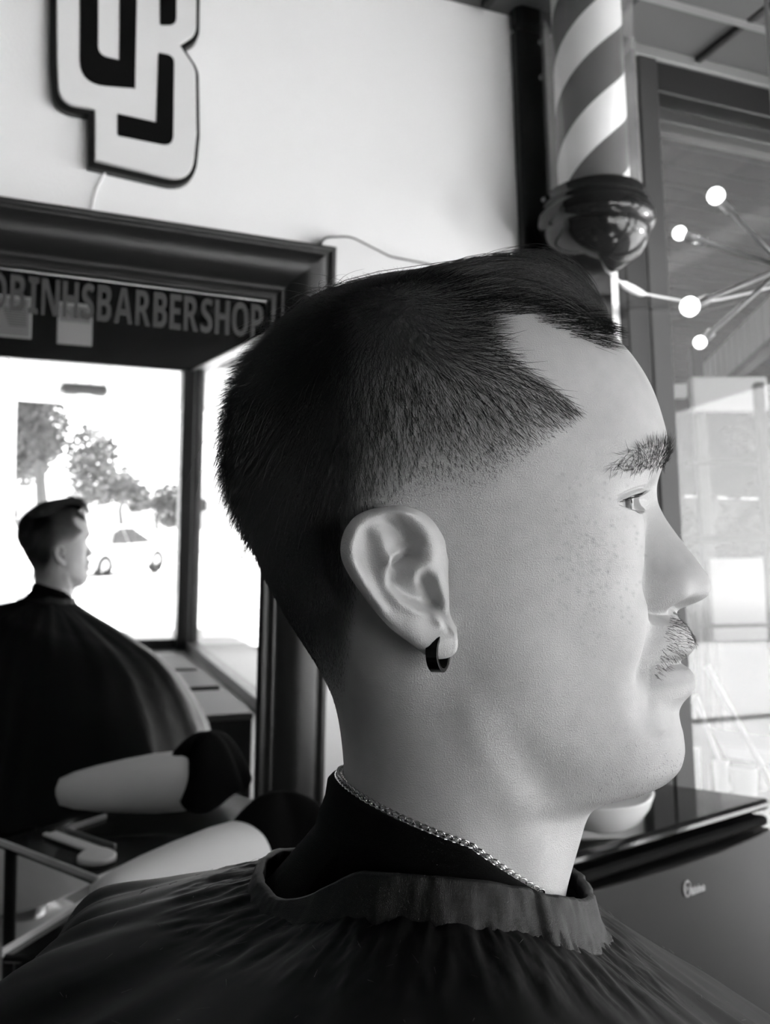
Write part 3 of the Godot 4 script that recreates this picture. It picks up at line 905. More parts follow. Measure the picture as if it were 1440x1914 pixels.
func yard_clutter() -> void:
	var bu := pd(1300, 900, 5.5)
	tree("shrub", Vector3(bu.x, -0.05, bu.z), 2.4, Vector3(1.1, 1.6, 0.9), 1200, 0.05, 31, "grey leafy shrub standing behind the gate outside the window", "shrub", "", M.yard_leaf)
	var b2 := pd(1425, 880, 7.2)
	tree("shrub", Vector3(b2.x, -0.05, b2.z), 2.5, Vector3(0.9, 1.5, 0.9), 900, 0.05, 32, "shrub at the right end of the gate outside the window", "shrub", "", M.yard_leaf)
	var wb := pd(1380, 1120, 4.2)
	var o := thing("white_screen", Vector3(wb.x, -0.05, wb.z), "bright white screen standing behind the gate outside", "screen")
	put("panel", bx(0.30, 0.36, 0.03, 0.006), M.yard_white, o, Transform3D(Basis(), Vector3(0.03, wb.y + 0.05, 0)))
	for k in [-0.1, 0.13]: put("leg", bx(0.02, wb.y + 0.05, 0.02, 0.003), M.grey_frame, o, Transform3D(Basis(), Vector3(k, (wb.y + 0.05) / 2, 0)))
	# a long pale bench, and a folding board with slanted legs in front of it
	var q0 := pd(1250, 1365, 4.0)
	var q1 := pd(1470, 1395, 3.45)
	var be := thing("bench", Vector3((q0.x + q1.x) / 2, -0.05, (q0.z + q1.z) / 2), "long pale bench outside the window", "bench")
	var bd := Vector3(q1.x - q0.x, 0, q1.z - q0.z)
	be.basis = Basis(bd.normalized(), Vector3.UP, bd.normalized().cross(Vector3.UP))
	put("seat", bx(bd.length() * 1.3, 0.05, 0.30, 0.008), M.yard_white, be, Transform3D(Basis(), Vector3(0, q0.y + 0.03, 0)))
	for k in [-0.45, 0.45]: put("leg", bx(0.05, q0.y + 0.03, 0.26, 0.006), M.grey_frame, be, Transform3D(Basis(), Vector3(bd.length() * k, (q0.y + 0.03) / 2, 0)))
	var st_ := thing("folding_stand", pd(1370, 1440, 2.7), "pale folding stand with a slanted leg outside the window", "stand")
	var leg := func(u0, v0, u1, v1, d0, d1, r):
		put("leg", tube([pd(u0, v0, d0) - st_.position, pd(u1, v1, d1) - st_.position], r, 10), M.yard_white, st_)
	leg.call(1322, 1245, 1447, 1476, 2.75, 2.68, 0.009)
	leg.call(1300, 1300, 1364, 1478, 2.72, 2.7, 0.008)
	leg.call(1300, 1300, 1296, 1478, 2.72, 2.78, 0.006)
	var tri := PackedVector2Array([Vector2(-0.01, 0.21), Vector2(0.10, 0.0), Vector2(-0.07, 0.02)])
	put("board", slab(tri, 0.012, 0.002), M.grey_frame, st_, Transform3D(Basis(), pd(1302, 1432, 2.73) - st_.position))
	# small white pots and blocks on the ground along the glass
	var k := 0
	for e in [[1275, 1450, 2.62, 0.03, 0.05], [1302, 1446, 2.6, 0.014, 0.07], [1350, 1462, 2.55, 0.02, 0.055], [1392, 1470, 2.55, 0.036, 0.05]]:
		var p := pd(e[0], e[1], e[2])
		var ob := thing("plant_pot", Vector3(p.x, p.y, p.z), ["rounded white pot nearest the man's chin outside the window", "narrow white pot outside the window", "tapered white pot outside the window", "widest white pot outside the window"][k], "pot", "white pots outside the window")
		var r: float = e[3]
		var h: float = e[4]
		put("body", lathe([[0.0, -h], [r * 0.7, -h], [r * 0.8, -h * 0.9], [r, h * 0.9], [r * 1.06, h], [r * 0.9, h], [r * 0.85, h * 0.7], [0.0, h * 0.7]], 24), M.yard_white, ob)
		put("saucer", lathe([[0.0, -h - 0.012], [r * 1.1, -h - 0.012], [r * 1.2, -h + 0.002], [r * 1.1, -h], [0.0, -h]], 24), M.grey_frame, ob)
		k += 1
	var pa := pd(1340, 1470, 2.58)
	var sh := thing("plant_shelf", Vector3(pa.x, -0.05, pa.z), "low dark shelf outside the window under the white pots", "shelf")
	sh.basis = Basis(wall_d, Vector3.UP, wall_n)
	var ph := pa.y - 0.045
	put("top", bx(0.6, 0.02, 0.16, 0.003), M.grey_frame, sh, Transform3D(Basis(), Vector3(0, ph + 0.04, 0)))
	for x in [-0.25, 0.25]: put("leg", bx(0.03, ph + 0.03, 0.12, 0.003), M.grey_frame, sh, Transform3D(Basis(), Vector3(x, (ph + 0.03) / 2, 0)))

func build_car() -> void:
	var a := vp(195, 1083, 23.0)
	var b := vp(293, 1060, 25.2)
	var base := Vector3((a.x + b.x) / 2, minf(a.y, b.y) - 0.0, (a.z + b.z) / 2)
	var x := Vector3(b.x - a.x, 0, b.z - a.z)
	var wb := 2.65
	var sc := x.length() / wb
	x = x.normalized()
	var o := thing("car", base, "white saloon car parked across the car park, seen in the mirror", "car")
	var zx := x.cross(Vector3.UP)
	var near := signf(zx.dot(mir(EYE) - base))
	base -= zx * near * 0.86 * sc
	o.transform = Transform3D(Basis(x, Vector3.UP, zx), base)
	print("car scale ", sc)
	# sections along the car: half width grows from the roof to the sills
	var top := [[-2.15, 0.62], [-2.1, 0.80], [-1.6, 0.93], [-1.15, 1.0], [-0.75, 1.30], [-0.2, 1.43], [0.35, 1.40], [0.9, 1.12], [1.25, 0.93], [1.9, 0.82], [2.25, 0.66], [2.3, 0.5]]
	var P := PackedVector3Array()
	for e in top:
		var h: float = e[1]
		var low := 0.24
		var row := []
		var hw := 0.88 - 0.10 * pow(absf(e[0]) / 2.3, 4.0)
		var belt := minf(h - 0.02, 0.90)
		var rw := hw - 0.02 if h < 1.0 else lerpf(hw - 0.02, hw - 0.26, (h - 0.9) / 0.53)
		row = [Vector3(e[0], low, hw - 0.06), Vector3(e[0], low + 0.1, hw), Vector3(e[0], belt - 0.1, hw), Vector3(e[0], belt, hw - 0.03), Vector3(e[0], h - 0.05, rw), Vector3(e[0], h, rw - 0.12), Vector3(e[0], h + 0.015, 0)]
		for q in row: P.append(q)
		for k in range(5, -1, -1): P.append(row[k] * Vector3(1, 1, -1))
	var body := put("body", grid(P, top.size(), 13, false, true), M.car, o, Transform3D(Basis.from_scale(Vector3.ONE * sc), Vector3.ZERO))
	# side windows
	for sd in [1.0, -1.0]:
		for w in [[[-1.02, 0.95], [-0.72, 1.24], [-0.25, 1.36], [-0.22, 0.93]], [[-0.16, 0.93], [-0.18, 1.36], [0.3, 1.34], [0.8, 1.08], [1.0, 0.93]]]:
			var st := SurfaceTool.new()
			st.begin(Mesh.PRIMITIVE_TRIANGLES)
			var q := []
			for e in w: q.append(Vector3(e[0], e[1], sd * (0.872 - 0.26 * maxf(0.0, (e[1] - 0.9) / 0.53) + 0.012)))
			for k in range(1, q.size() - 1):
				for z in ([q[0], q[k], q[k + 1]] if sd < 0 else [q[0], q[k + 1], q[k]]): st.add_vertex(z)
			st.generate_normals()
			put("side_window", st.commit(), M.car_glass, o, Transform3D(Basis.from_scale(Vector3.ONE * sc), Vector3.ZERO))
		for wx in [-wb / 2, wb / 2]:
			var tyre := lathe([[0.20, 0.1], [0.31, 0.1], [0.33, 0.07], [0.33, -0.07], [0.31, -0.1], [0.20, -0.1], [0.20, 0.1]], 32)
			var wxf := Transform3D(Basis.from_scale(Vector3.ONE * sc) * Basis(Vector3.RIGHT, PI / 2), Vector3(wx, 0.33, sd * 0.80) * sc)
			var wh := put("wheel", tyre, M.tyre, o, wxf)
			var sp := []
			for k in 10:
				sp.append([bx(0.03, 0.02, 0.19, 0.004), Transform3D(Basis(Vector3.UP, TAU * k / 10), Vector3(sin(TAU * k / 10), 0, cos(TAU * k / 10)) * 0.11 + Vector3(0, sd * 0.09, 0))])
			sp.append(lathe([[0.19, 0.095], [0.21, 0.1], [0.21, 0.08], [0.19, 0.08], [0.19, 0.095]], 24))
			put("rim", merge(sp), M.rim, wh)
# ---------------------------------------------------------------- the client
# Heights are photograph rows on the plane through the middle of the head; z is metres off that plane.
const FRONT := [550, 830, 553, 880, 557, 925, 564, 972, 575, 1020, 590, 1058, 610, 1094, 640, 1134, 690, 1178, 740, 1208, 790, 1228, 830, 1238, 852, 1239, 880, 1233, 912, 1227, 935, 1229, 960, 1239, 1000, 1266, 1035, 1294, 1062, 1314, 1078, 1324, 1094, 1330, 1108, 1327, 1118, 1318, 1127, 1302, 1134, 1282, 1142, 1266, 1152, 1268, 1168, 1280, 1188, 1293, 1204, 1298, 1216, 1294, 1228, 1281, 1237, 1267, 1244, 1281, 1258, 1294, 1276, 1299, 1295, 1291, 1312, 1275, 1330, 1267, 1346, 1269, 1370, 1275, 1400, 1278, 1428, 1272, 1448, 1256, 1462, 1234, 1472, 1200, 1480, 1165, 1490, 1130, 1505, 1104, 1528, 1091, 1560, 1081, 1600, 1068, 1640, 1056, 1680, 1048, 1780, 1040]
const BASE := [840, 1239, 880, 1228, 912, 1214, 960, 1202, 1000, 1196, 1040, 1193, 1080, 1194, 1110, 1199, 1142, 1208, 1165, 1214, 1190, 1220, 1215, 1225, 1240, 1229, 1260, 1233, 1290, 1241, 1320, 1252, 1346, 1264, 1370, 1275]
const BACK := [550, 830, 553, 780, 557, 735, 564, 688, 575, 645, 590, 608, 610, 575, 640, 542, 690, 504, 740, 480, 790, 466, 850, 460, 900, 462, 950, 468, 1000, 478, 1050, 492, 1100, 512, 1150, 538, 1200, 568, 1250, 599, 1310, 626, 1380, 639, 1450, 644, 1550, 642, 1650, 628, 1780, 600]
const WIDE := [550, 0, 553, 14, 557, 22, 564, 31, 575, 40, 590, 48, 610, 55, 640, 62, 690, 70, 740, 74, 800, 76, 900, 76, 960, 75, 1020, 73, 1080, 71, 1140, 68.5, 1200, 65, 1260, 62, 1320, 60, 1380, 59, 1450, 58, 1520, 58, 1600, 60, 1680, 66, 1780, 78]
const MID := [550, 830, 620, 810, 760, 785, 900, 780, 1000, 785, 1100, 800, 1200, 820, 1300, 832, 1400, 838, 1500, 845, 1600, 850, 1780, 835]
const NF := [550, 2.0, 640, 2.1, 720, 2.25, 780, 2.15, 850, 2.1, 950, 2.25, 1050, 2.2, 1150, 2.0, 1250, 1.85, 1350, 1.8, 1450, 1.8, 1500, 2.0, 1780, 2.0]
const JAW := [840, 1205, 870, 1262, 907, 1310, 970, 1364, 1060, 1408, 1150, 1436, 1230, 1462]
const NOSEW := [880, 13, 935, 11.5, 975, 13, 1010, 14.5, 1050, 17, 1085, 19.5, 1115, 20.5, 1136, 19.5, 1150, 17]
const EYE_U := 1098.0
const EYE_V := 959.0
const EYE_Z := 35.0
const LID_R := 52.0
func lid_top(z: float) -> float:
	var q := (z - 32.0) / 19.0
	return 962.0 + (z - 32.0) * 0.1 - 23.0 * maxf(0.0, 1.0 - q * q)
func lid_low(z: float) -> float:
	var q := (z - 32.0) / 19.0
	return 962.0 + (z - 32.0) * 0.1 + (10.0 * (1.0 - q * q) if absf(q) < 1.0 else -6.0)
var head_pt := PackedVector3Array()    # the right half of the skin, row by row
var head_rows: int
var head_cols: int

func head_row_list() -> PackedFloat32Array:
	var v := 550.0
	var out := PackedFloat32Array()
	while v < 1775.0:
		out.append(v)
		if v < 575.0: v += 1.2
		elif v < 640.0: v += 3.0
		elif v < 800.0: v += 5.0
		elif v < 880.0: v += 3.0
		elif v < 1340.0: v += 1.9
		elif v < 1510.0: v += 2.4
		else: v += 6.0
	return out

func skin_point(v: float, j: int, row: Array) -> Vector3:   # (u, v, z in mm) on the plane of the head
	# row: front, base, back, wide, mid, nf, nose width
	var z: float
	var u: float
	var nfront := int(head_cols * 0.72)
	var front: float = row[0]
	var base: float = row[1]
	var W: float = row[3]
	var mid: float = row[4]
	var side := 1.0
	if j < nfront:
		var psi := PI / 2 * j / nfront
		side = sin(psi)
		z = W * side
		u = mid + (base - mid) * pow(maxf(0.0, 1.0 - pow(side, row[5])), 1.0 / row[5])
		# the nose
		var w: float = row[6]
		var add: float = front - base
		if v > 830.0 and v < 1175.0 and absf(add) > 0.01:
			var q := z / w
			var wing := sm(1040, 1100, v)
			var f := maxf(0.0, 1.0 - pow(q, lerpf(1.75, 1.5, wing)))
			f = lerpf(exp(-q * q * 1.6), f, sm(930, 1020, v))
			# the wing of the nose bulges beside the tip and meets the cheek in a crease
			f += wing * sm(1150, 1135, v) * 0.22 * gs(z, 0.8 * w, 0.24 * w)
			f *= 1.0 - sm(0.9, 1.08, q) * sm(1000, 1060, v)
			var lp0 := pow(1.0 - pow(clampf(z / 29.0, 0.0, 1.0), 2.0), 1.15)
			u += add * lerpf(f, lp0, sm(1140, 1172, v))
			if v > 1104.0: u -= 26.0 * gs(v, 1131, 9) * gs(z, 8.0, 4.5)          # nostril
			u -= 7.0 * gs(z, w * 1.12, 4.0) * gs(v, 1120, 40)                    # crease beside the wing
		elif v >= 1175.0 and v < 1370.0:
			var lw := 29.0
			var q2 := clampf(z / lw, 0.0, 1.0)
			u += add * pow(1.0 - q2 * q2, 1.15)
		# philtrum
		u -= 3.0 * gs(z, 0.0, 3.0) * gs(v, 1172, 22)
		# brow ridge, eye socket, lids over the ball of the eye, the opening between them
		u += 5.0 * gs(z, 32, 18) * gs(v, 868, 30)
		u -= 22.0 * gs(z, 21, 10) * gs(v, 945, 36)
		u -= 5.0 * gs(z, 42, 13) * gs(v, 950, 30)
		if v > 880.0 and v < 1030.0:
			var dz := (z - EYE_Z) / 0.2556
			var dv := v - EYE_V
			var r2 := LID_R * LID_R - dz * dz - dv * dv
			if r2 > 0.0:
				var us := EYE_U + sqrt(r2)
				var k := 5.0
				var h := clampf(0.5 + 0.5 * (us - u) / k, 0.0, 1.0)
				u = lerpf(u, us, h) + k * h * (1.0 - h)
			u -= 3.5 * exp(-pow((v - lid_top(z) + 11.0) / 3.2, 2.0)) * sm(14, 22, z) * sm(55, 47, z)     # crease of the upper lid
			u += 2.0 * exp(-pow((v - lid_top(z) + 4.0) / 4.0, 2.0)) * sm(14, 22, z) * sm(53, 47, z)
			var gap := minf(v - lid_top(z), lid_low(z) - v)
			u -= 13.0 * sm(-1.2, 1.6, gap)
		# cheekbone, hollow below it, fold from nose to mouth
		u += 12.0 * gs(z, 40, 15) * gs(v, 1040, 60)
		var fz := 21.0 + (v - 1130.0) * 0.085
		u -= 11.0 * gs(z, fz, 3.6) * sm(1085, 1130, v) * sm(1300, 1215, v)
		u += 9.0 * gs(z, fz + 8.0, 8.0) * sm(1085, 1140, v) * sm(1360, 1240, v)
		u -= 7.0 * gs(z, 30.0, 5.0) * gs(v, 1250, 16)                            # corner of the mouth
		u += 5.0 * gs(z, 40.0, 7.0) * gs(v, 1330, 50) - 5.0 * gs(z, 33.0, 5.0) * gs(v, 1330, 40)
	else:
		var ph := PI / 2 * (1.0 + float(j - nfront) / (head_cols - 1 - nfront))
		side = sin(ph)
		var c := absf(cos(ph))
		z = W * pow(side, 2.0 / 2.2)
		u = mid - (mid - row[2]) * pow(c, 2.0 / 2.2)
		if j == head_cols - 1: z = 0.0
	# the sides
	var wz := side * side
	z += wz * 2.2 * gs(u, 1090, 70) * gs(v, 1010, 60)                              # zygoma
	z -= wz * 3.0 * gs(u, 1060, 90) * gs(v, 830, 80)                               # temple
	z -= wz * 2.5 * gs(u, 1040, 70) * gs(v, 1180, 90)                              # cheek hollow
	z += wz * 1.5 * gs(u, 990, 70) * gs(v, 1270, 70)                              # masseter
	var jaw := tab(JAW, u) if v > 1150.0 and u > 820.0 else 1900.0
	var below := sm(jaw - 35.0, jaw + 80.0, v) * sm(840, 1000, u) * sm(1640, 1480, v)
	z -= wz * 6.0 * below * sm(1260, 1120, u)
	z -= wz * 2.5 * gs(u, 830, 60) * gs(v, 1250, 70)                               # hollow behind the jaw
	var ms := 835.0 + (v - 1230.0) * 0.46                                           # the neck muscle
	z += wz * 2.4 * gs(u, ms, 46) * sm(1240, 1330, v)
	z -= wz * 2.0 * gs(u, ms + 85, 60) * sm(1400, 1600, v)
	z -= 9.0 * gs(u, 772, 30) * gs(v, 1092, 42)                                    # under the bowl of the ear
	return Vector3(u, v, maxf(z, 0.0))

func smooth_tab(t: Array, rows: PackedFloat32Array, r: float) -> PackedFloat32Array:
	var out := PackedFloat32Array()
	for v in rows:
		var rr := minf(r, maxf(0.0, (v - 550.0) * 0.4))
		var sum := 0.0
		for k in range(-4, 5):
			sum += tab(t, v + rr * k / 4.0)
		out.append(sum / 9.0)
	return out
func skin_world(s: Vector3) -> Vector3:
	var p := pz(s.x, s.y, ZM)
	return p + Vector3(0, 0, s.z * 0.001)

# ---- the ear, in photograph pixels on a plane that stands off the head towards the back ----
const EAR_RIM := [835, 1006, 812, 972, 784, 953, 744, 945, 707, 949, 673, 962, 653, 983, 643, 1007, 641, 1031, 646, 1052, 660, 1079, 678, 1105, 696, 1130, 716, 1154, 738, 1177, 764, 1197, 789, 1216, 807, 1228, 823, 1232, 844, 1229, 857, 1218, 860, 1200, 856, 1178, 852, 1155, 850, 1130, 848, 1100, 844, 1065, 840, 1035]
func seg_d(p: Vector2, path: Array) -> float:
	var best := 1e9
	for k in range(0, path.size() - 2, 2):
		var a := Vector2(path[k], path[k + 1])
		var b := Vector2(path[k + 2], path[k + 3])
		var t := clampf((p - a).dot(b - a) / (b - a).length_squared(), 0.0, 1.0)
		best = minf(best, p.distance_squared_to(a + (b - a) * t))
	return sqrt(best)
func rg(p: Vector2, path: Array, w: float) -> float:
	var d := seg_d(p, path) / w
	return exp(-d * d) if d < 3.0 else 0.0
func ear_relief(p: Vector2) -> float:
	var h := 0.0
	h += 2.4 * rg(p, [712, 1135, 690, 1108, 668, 1076, 655, 1045, 654, 1015, 666, 985, 690, 966, 725, 957, 760, 961], 12.0)
	h += 4.6 * rg(p, [738, 958, 768, 970, 792, 992, 801, 1020, 800, 1045, 790, 1062, 768, 1076], 21.0)
	h -= 1.3 * rg(p, [690, 1000, 686, 1030, 694, 1062, 706, 1095, 722, 1122], 14.0)
	h += 3.0 * rg(p, [704, 990, 714, 1015, 720, 1045, 719, 1070, 726, 1097, 742, 1122, 770, 1136, 806, 1148], 13.0)
	h += 2.6 * rg(p, [757, 1026, 740, 1036, 724, 1050], 9.0)
	h -= 6.5 * rg(p, [730, 973, 747, 986, 757, 1003, 760, 1018], 13.0)
	h -= 6.5 * rg(p, [740, 1052, 752, 1047, 764, 1038], 10.0)
	h -= 7.5 * rg(p, [744, 1088, 768, 1108, 790, 1120, 810, 1132], 20.0)
	h -= 7.0 * rg(p, [792, 1080, 803, 1102, 817, 1126], 11.0)
	h += 4.0 * rg(p, [822, 1080, 831, 1100, 836, 1118], 9.0)
	h -= 3.0 * rg(p, [826, 1140, 831, 1150], 7.0)
	h += 2.5 * rg(p, [812, 1150, 820, 1162], 9.0)
	h += 1.6 * rg(p, [770, 1175, 805, 1198, 842, 1198], 24.0)
	h -= 1.5 * rg(p, [834, 1160, 840, 1180], 6.0)
	return h
func ear_z(p: Vector2) -> float:       # metres off the middle plane
	return 0.0752 + maxf(0.0, 846.0 - p.x) / 205.0 * 0.0165 + 0.002 * sm(1150, 1230, p.y)
func ear_surface(relief_part: bool) -> Array:
	var rim := PackedVector2Array()
	for k in range(0, EAR_RIM.size(), 2): rim.append(Vector2(EAR_RIM[k], EAR_RIM[k + 1]))
	var around := 200
	var rings := 96
	var back := 9
	var n := rim.size()
	var c := Vector2(752, 1080)
	var P := PackedVector3Array()
	var nrm := Vector3(0.34, 0.0, 0.94)
	var H := PackedFloat32Array()
	H.resize(rings * around)
	for i in rings:
		for j in around:
			var s := float(j) / around * n
			var k := int(s)
			var e := rim[k].cubic_interpolate(rim[(k + 1) % n], rim[(k + n - 1) % n], rim[(k + 2) % n], s - k)
			H[i * around + j] = ear_relief(c + (e - c) * pow(float(i) / (rings - 1), 0.8))
	for pass_no in 18:
		var G := H.duplicate()
		for i in range(4, rings - 1):
			for j in around:
				G[i * around + j] = 0.4 * H[i * around + j] + 0.15 * (H[(i - 1) * around + j] + H[(i + 1) * around + j] + H[i * around + (j + 1) % around] + H[i * around + (j + around - 1) % around])
		H = G
	for i in rings + back:
		for j in around:
			var s := float(j) / around * n
			var k := int(s)
			var e := rim[k].cubic_interpolate(rim[(k + 1) % n], rim[(k + n - 1) % n], rim[(k + 2) % n], s - k)
			var q: Vector3
			var attached := sm(838, 850, e.x) * sm(1195, 1150, e.y) * sm(985, 1005, e.y)
			if i < rings:
				var rho := pow(float(i) / (rings - 1), 0.8)
				var p := c + (e - c) * rho
				var h := H[i * around + j]
				h -= 3.2 * pow(rho, 14.0) * (1.0 - attached)
				var join_z: float = tab([1000, 0.0724, 1060, 0.0708, 1100, 0.0695, 1140, 0.0679, 1200, 0.0642], p.y) - 0.0004 - 0.0075 * sm(0.86, 1.0, rho)
				q = pz(p.x, p.y, ZM + lerpf(ear_z(p) + h * 0.00094, join_z, sm(0.62, 1.0, rho) * attached)) + Vector3(nrm.x * h * 0.001 * (1.0 - attached * rho), 0, 0)
			else:
				var f := float(i - rings + 1) / back
				var p2 := c + (e - c) * (1.0 + 0.012 * sin(f * PI) - 0.33 * f * f)
				q = pz(p2.x, p2.y, ZM + lerpf(lerpf(ear_z(e), 0.0615, attached), 0.060, f)) - nrm * 0.0032 * (1.0 - attached) - Vector3(0, 0, 0.0015 * sin(f * PI))
			P.append(q)
	return [P, rings + back, around]

var eye_c: Vector3

func build_person() -> void:
	var t0 := Time.get_ticks_msec()
	var rows := head_row_list()
	head_rows = rows.size()
	head_cols = 232
	head_pt.resize(head_rows * head_cols)
	var S := PackedVector3Array()
	S.resize(head_rows * head_cols)
	var tb := smooth_tab(BACK, rows, 22.0)
	var tw := smooth_tab(WIDE, rows, 45.0)
	var tm := smooth_tab(MID, rows, 60.0)
	var tn := smooth_tab(NF, rows, 45.0)
	var tf := smooth_tab(FRONT, rows, 5.0)
	var ts := smooth_tab(BASE, rows, 14.0)
	for i in head_rows:
		var v := rows[i]
		var fr: float = tf[i]
		var ba: float = fr if v <= 830.0 or v >= 1370.0 else lerpf(fr, ts[i], minf(sm(830, 890, v), sm(1370, 1350, v)))
		var row := [fr, ba, tb[i], tw[i], tm[i], tn[i], tab(NOSEW, v)]
		for j in head_cols:
			var s := skin_point(v, j, row)
			S[i * head_cols + j] = s
			head_pt[i * head_cols + j] = skin_world(s)
	print("head points ", Time.get_ticks_msec() - t0, " rows ", head_rows)
	var tone := skin_tones()
	var P := PackedVector3Array()
	var full := head_cols * 2 - 2
	P.resize(head_rows * full)
	var C := PackedColorArray()
	C.resize(head_rows * full)
	for i in head_rows:
		for j in full:
			var jj := j if j < head_cols else full - j
			var p := head_pt[i * head_cols + jj]
			if j >= head_cols: p.z = 2.0 * ZM - p.z
			P[i * full + j] = p
			C[i * full + j] = tone[i * head_cols + jj]
	var who := thing("person", pz(850, 1500, ZM), "seated man with a fresh fade haircut wearing a black cutting cape, in profile", "person")
	var body := grid(P, head_rows, full, true, false, C)
	var er := ear_surface(true)
	var ec := PackedColorArray()
	ec.resize(er[0].size())
	ec.fill(Color(0.43, 0.43, 0.43))
	join(body, grid(er[0], er[1], er[2], true, true, ec))
	var lp: PackedVector3Array = er[0].duplicate()
	for k in lp.size(): lp[k].z = 2.0 * ZM - lp[k].z
	join(body, grid(lp, er[1], er[2], true, false, ec))
	put("body", body, M.skin, who, Transform3D(Basis(), -who.position))
	print("head mesh ", Time.get_ticks_msec() - t0)
	for side in [1.0, -1.0]:
		var ep := pz(EYE_U, EYE_V, ZM)
		ep.z = ZM + side * EYE_Z * 0.001
		put("eye", eyeball(), M.eye, who, Transform3D(Basis(Vector3.UP, -0.42), ep - who.position))
	side_hair(who)
	face_hair(who)
	top_hair(who)
	print("hair ", Time.get_ticks_msec() - t0)
	var hoop := lathe([[0.0060, -0.0024], [0.0074, -0.0024], [0.0076, -0.0022], [0.0076, 0.0022], [0.0074, 0.0024], [0.0060, 0.0024], [0.0058, 0.0022], [0.0058, -0.0022], [0.0060, -0.0024]], 20)
	var ring_at := pz(819, 1221, ZM + 0.0755)
	var ear_ring := put("earring", hoop, M.black_metal, null, Transform3D(Basis(Vector3(0, 0, 1).rotated(Vector3.UP, -0.42), Vector3(1, 0, 0).rotated(Vector3.UP, -0.42), Vector3(0, 1, 0)), ring_at))
	tag(ear_ring, "black polished hoop earring through the lobe of the ear", "earring")
func hair_len(q: Vector3) -> Vector2:   # millimetres and cover at a photograph pixel of the right side
	var vl: float = tab(HAIR_LOW, q.x)
	var vu: float = tab(HAIR_FULL, q.x)
	var t := clampf((vl - q.y) / (vl - vu), 0.0, 1.0)
	var edge := clampf(-hair_edge(Vector2(q.x, q.y)) / 22.0 + 0.4, 0.0, 1.0)
	var ln := lerpf(0.7, 11.0, pow(t, 1.5))
	ln += 9.0 * sm(600, 480, q.x) * sm(1020, 800, q.y)
	return Vector2(ln, edge * sm(0.0, 0.5, t))
const HAIR_LOW := [400, 1190, 520, 1240, 600, 1330, 635, 1370, 652, 1310, 668, 1180, 688, 1050, 725, 990, 800, 962, 900, 950, 960, 900, 1010, 855, 1080, 800]
const HAIR_FULL := [400, 900, 520, 960, 600, 960, 650, 870, 710, 770, 770, 700, 850, 668, 950, 690, 1080, 735]
const HAIR_FRONT := [590, 920, 620, 926, 645, 938, 670, 960, 695, 995, 720, 1032, 745, 1062, 772, 1080, 795, 1073, 820, 1045, 845, 1012, 880, 985, 930, 960, 1000, 900]
func hair_edge(p: Vector2) -> float:   # how far in front of the side hairline, in pixels
	if p.y < 585.0: return p.x - 1110.0 + (640.0 - p.y) * 0.3
	if p.y < 648.0 and p.x > 1000.0: return (p.y - 612.0 - (p.x - 1050.0) * 0.4) * 0.8
	return p.x - tab(HAIR_FRONT, p.y)
func skin_tones() -> PackedColorArray:
	var out := PackedColorArray()
	out.resize(head_pt.size())
	var fine := FastNoiseLite.new()
	fine.frequency = 90.0
	fine.fractal_octaves = 3
	var spots := []
	var r2 := RandomNumberGenerator.new()
	r2.seed = 11
	for k in 420:   # freckles and old marks on the cheek
		var c := Vector2(r2.randfn(1105, 48), r2.randfn(1085, 62))
		if k > 320: c = Vector2(r2.randf_range(1030, 1195), r2.randf_range(880, 1020))
		spots.append([c, r2.randf_range(1.6, 3.4), 0.28 * pow(r2.randf(), 1.6)])
	spots.append([Vector2(752, 1314), 4.0, 0.8])
	for i in head_rows:
		for j in head_cols:
			var p := head_pt[i * head_cols + j]
			var q := toward(p)
			var g := 0.42 + 0.03 * fine.get_noise_3dv(p)
			var hl := hair_len(q)
			g *= 1.0 - lerpf(0.42, 0.8, sm(720, 560, q.x)) * hl.y * (0.55 + 0.45 * sm(0.0, 4.0, hl.x))
			g *= lerpf(1.0, 0.45, sm(730, 650, q.y) * sm(985, 890, q.x))
			g *= 1.0 - 0.30 * sm(735, 660, q.x) * sm(1090, 1180, q.y) * sm(1470, 1330, q.y)
			if q.x > 1215.0 and q.y > 1195.0 and q.y < 1300.0:      # lips
				var lip := sm(1200, 1210, q.y + (1296.0 - q.x) * 0.10 - maxf(0.0, 1280 - q.x) * 0.75) * sm(1290, 1272, q.y - (1297.0 - q.x) * 0.1)
				g *= 1.0 - 0.22 * lip
			if q.x > 1030.0 and q.y > 860.0 and q.y < 1290.0:
				for e in spots:
					var d: float = Vector2(q.x, q.y).distance_squared_to(e[0]) / (e[1] * e[1])
					if d < 4.0: g *= 1.0 - e[2] * exp(-d)
			g *= 1.0 - 0.16 * sm(1300, 1420, q.y) * sm(1060, 1200, q.x) * sm(1500, 1470, q.y)    # shaven chin
			out[i * head_cols + j] = Color(g, g, g)
	return out
func blade(bend := 0.12, taper := 0.25) -> ArrayMesh:   # one hair, along y from 0 to 1, radius 1
	var P := PackedVector3Array()
	for e in [[0.0, 1.0], [0.5, 0.85], [1.0, taper]]:
		for s in 3:
			var an := TAU * s / 3
			P.append(Vector3(cos(an) * e[1], e[0], sin(an) * e[1]))
	return grid(P, 3, 3, true, false)
func hairs(list: Array, called: String, who: Node3D, m: Material, about: String) -> void:   # each [root, direction * length, radius]
	var mm := MultiMesh.new()
	mm.transform_format = MultiMesh.TRANSFORM_3D
	mm.mesh = blade()
	mm.instance_count = list.size()
	for k in list.size():
		var e: Array = list[k]
		var y: Vector3 = e[1]
		var rr: float = e[2]
		var x: Vector3 = y.cross(Vector3(0.31, 0.2, 0.93)).normalized() * rr
		var z: Vector3 = x.cross(y).normalized() * rr
		mm.set_instance_transform(k, Transform3D(Basis(x, y, z), e[0] - who.position))
	var o := MultiMeshInstance3D.new()
	o.multimesh = mm
	o.material_override = m
	o.name = called
	who.add_child(o)
	tag(o, about, "", "", "stuff")
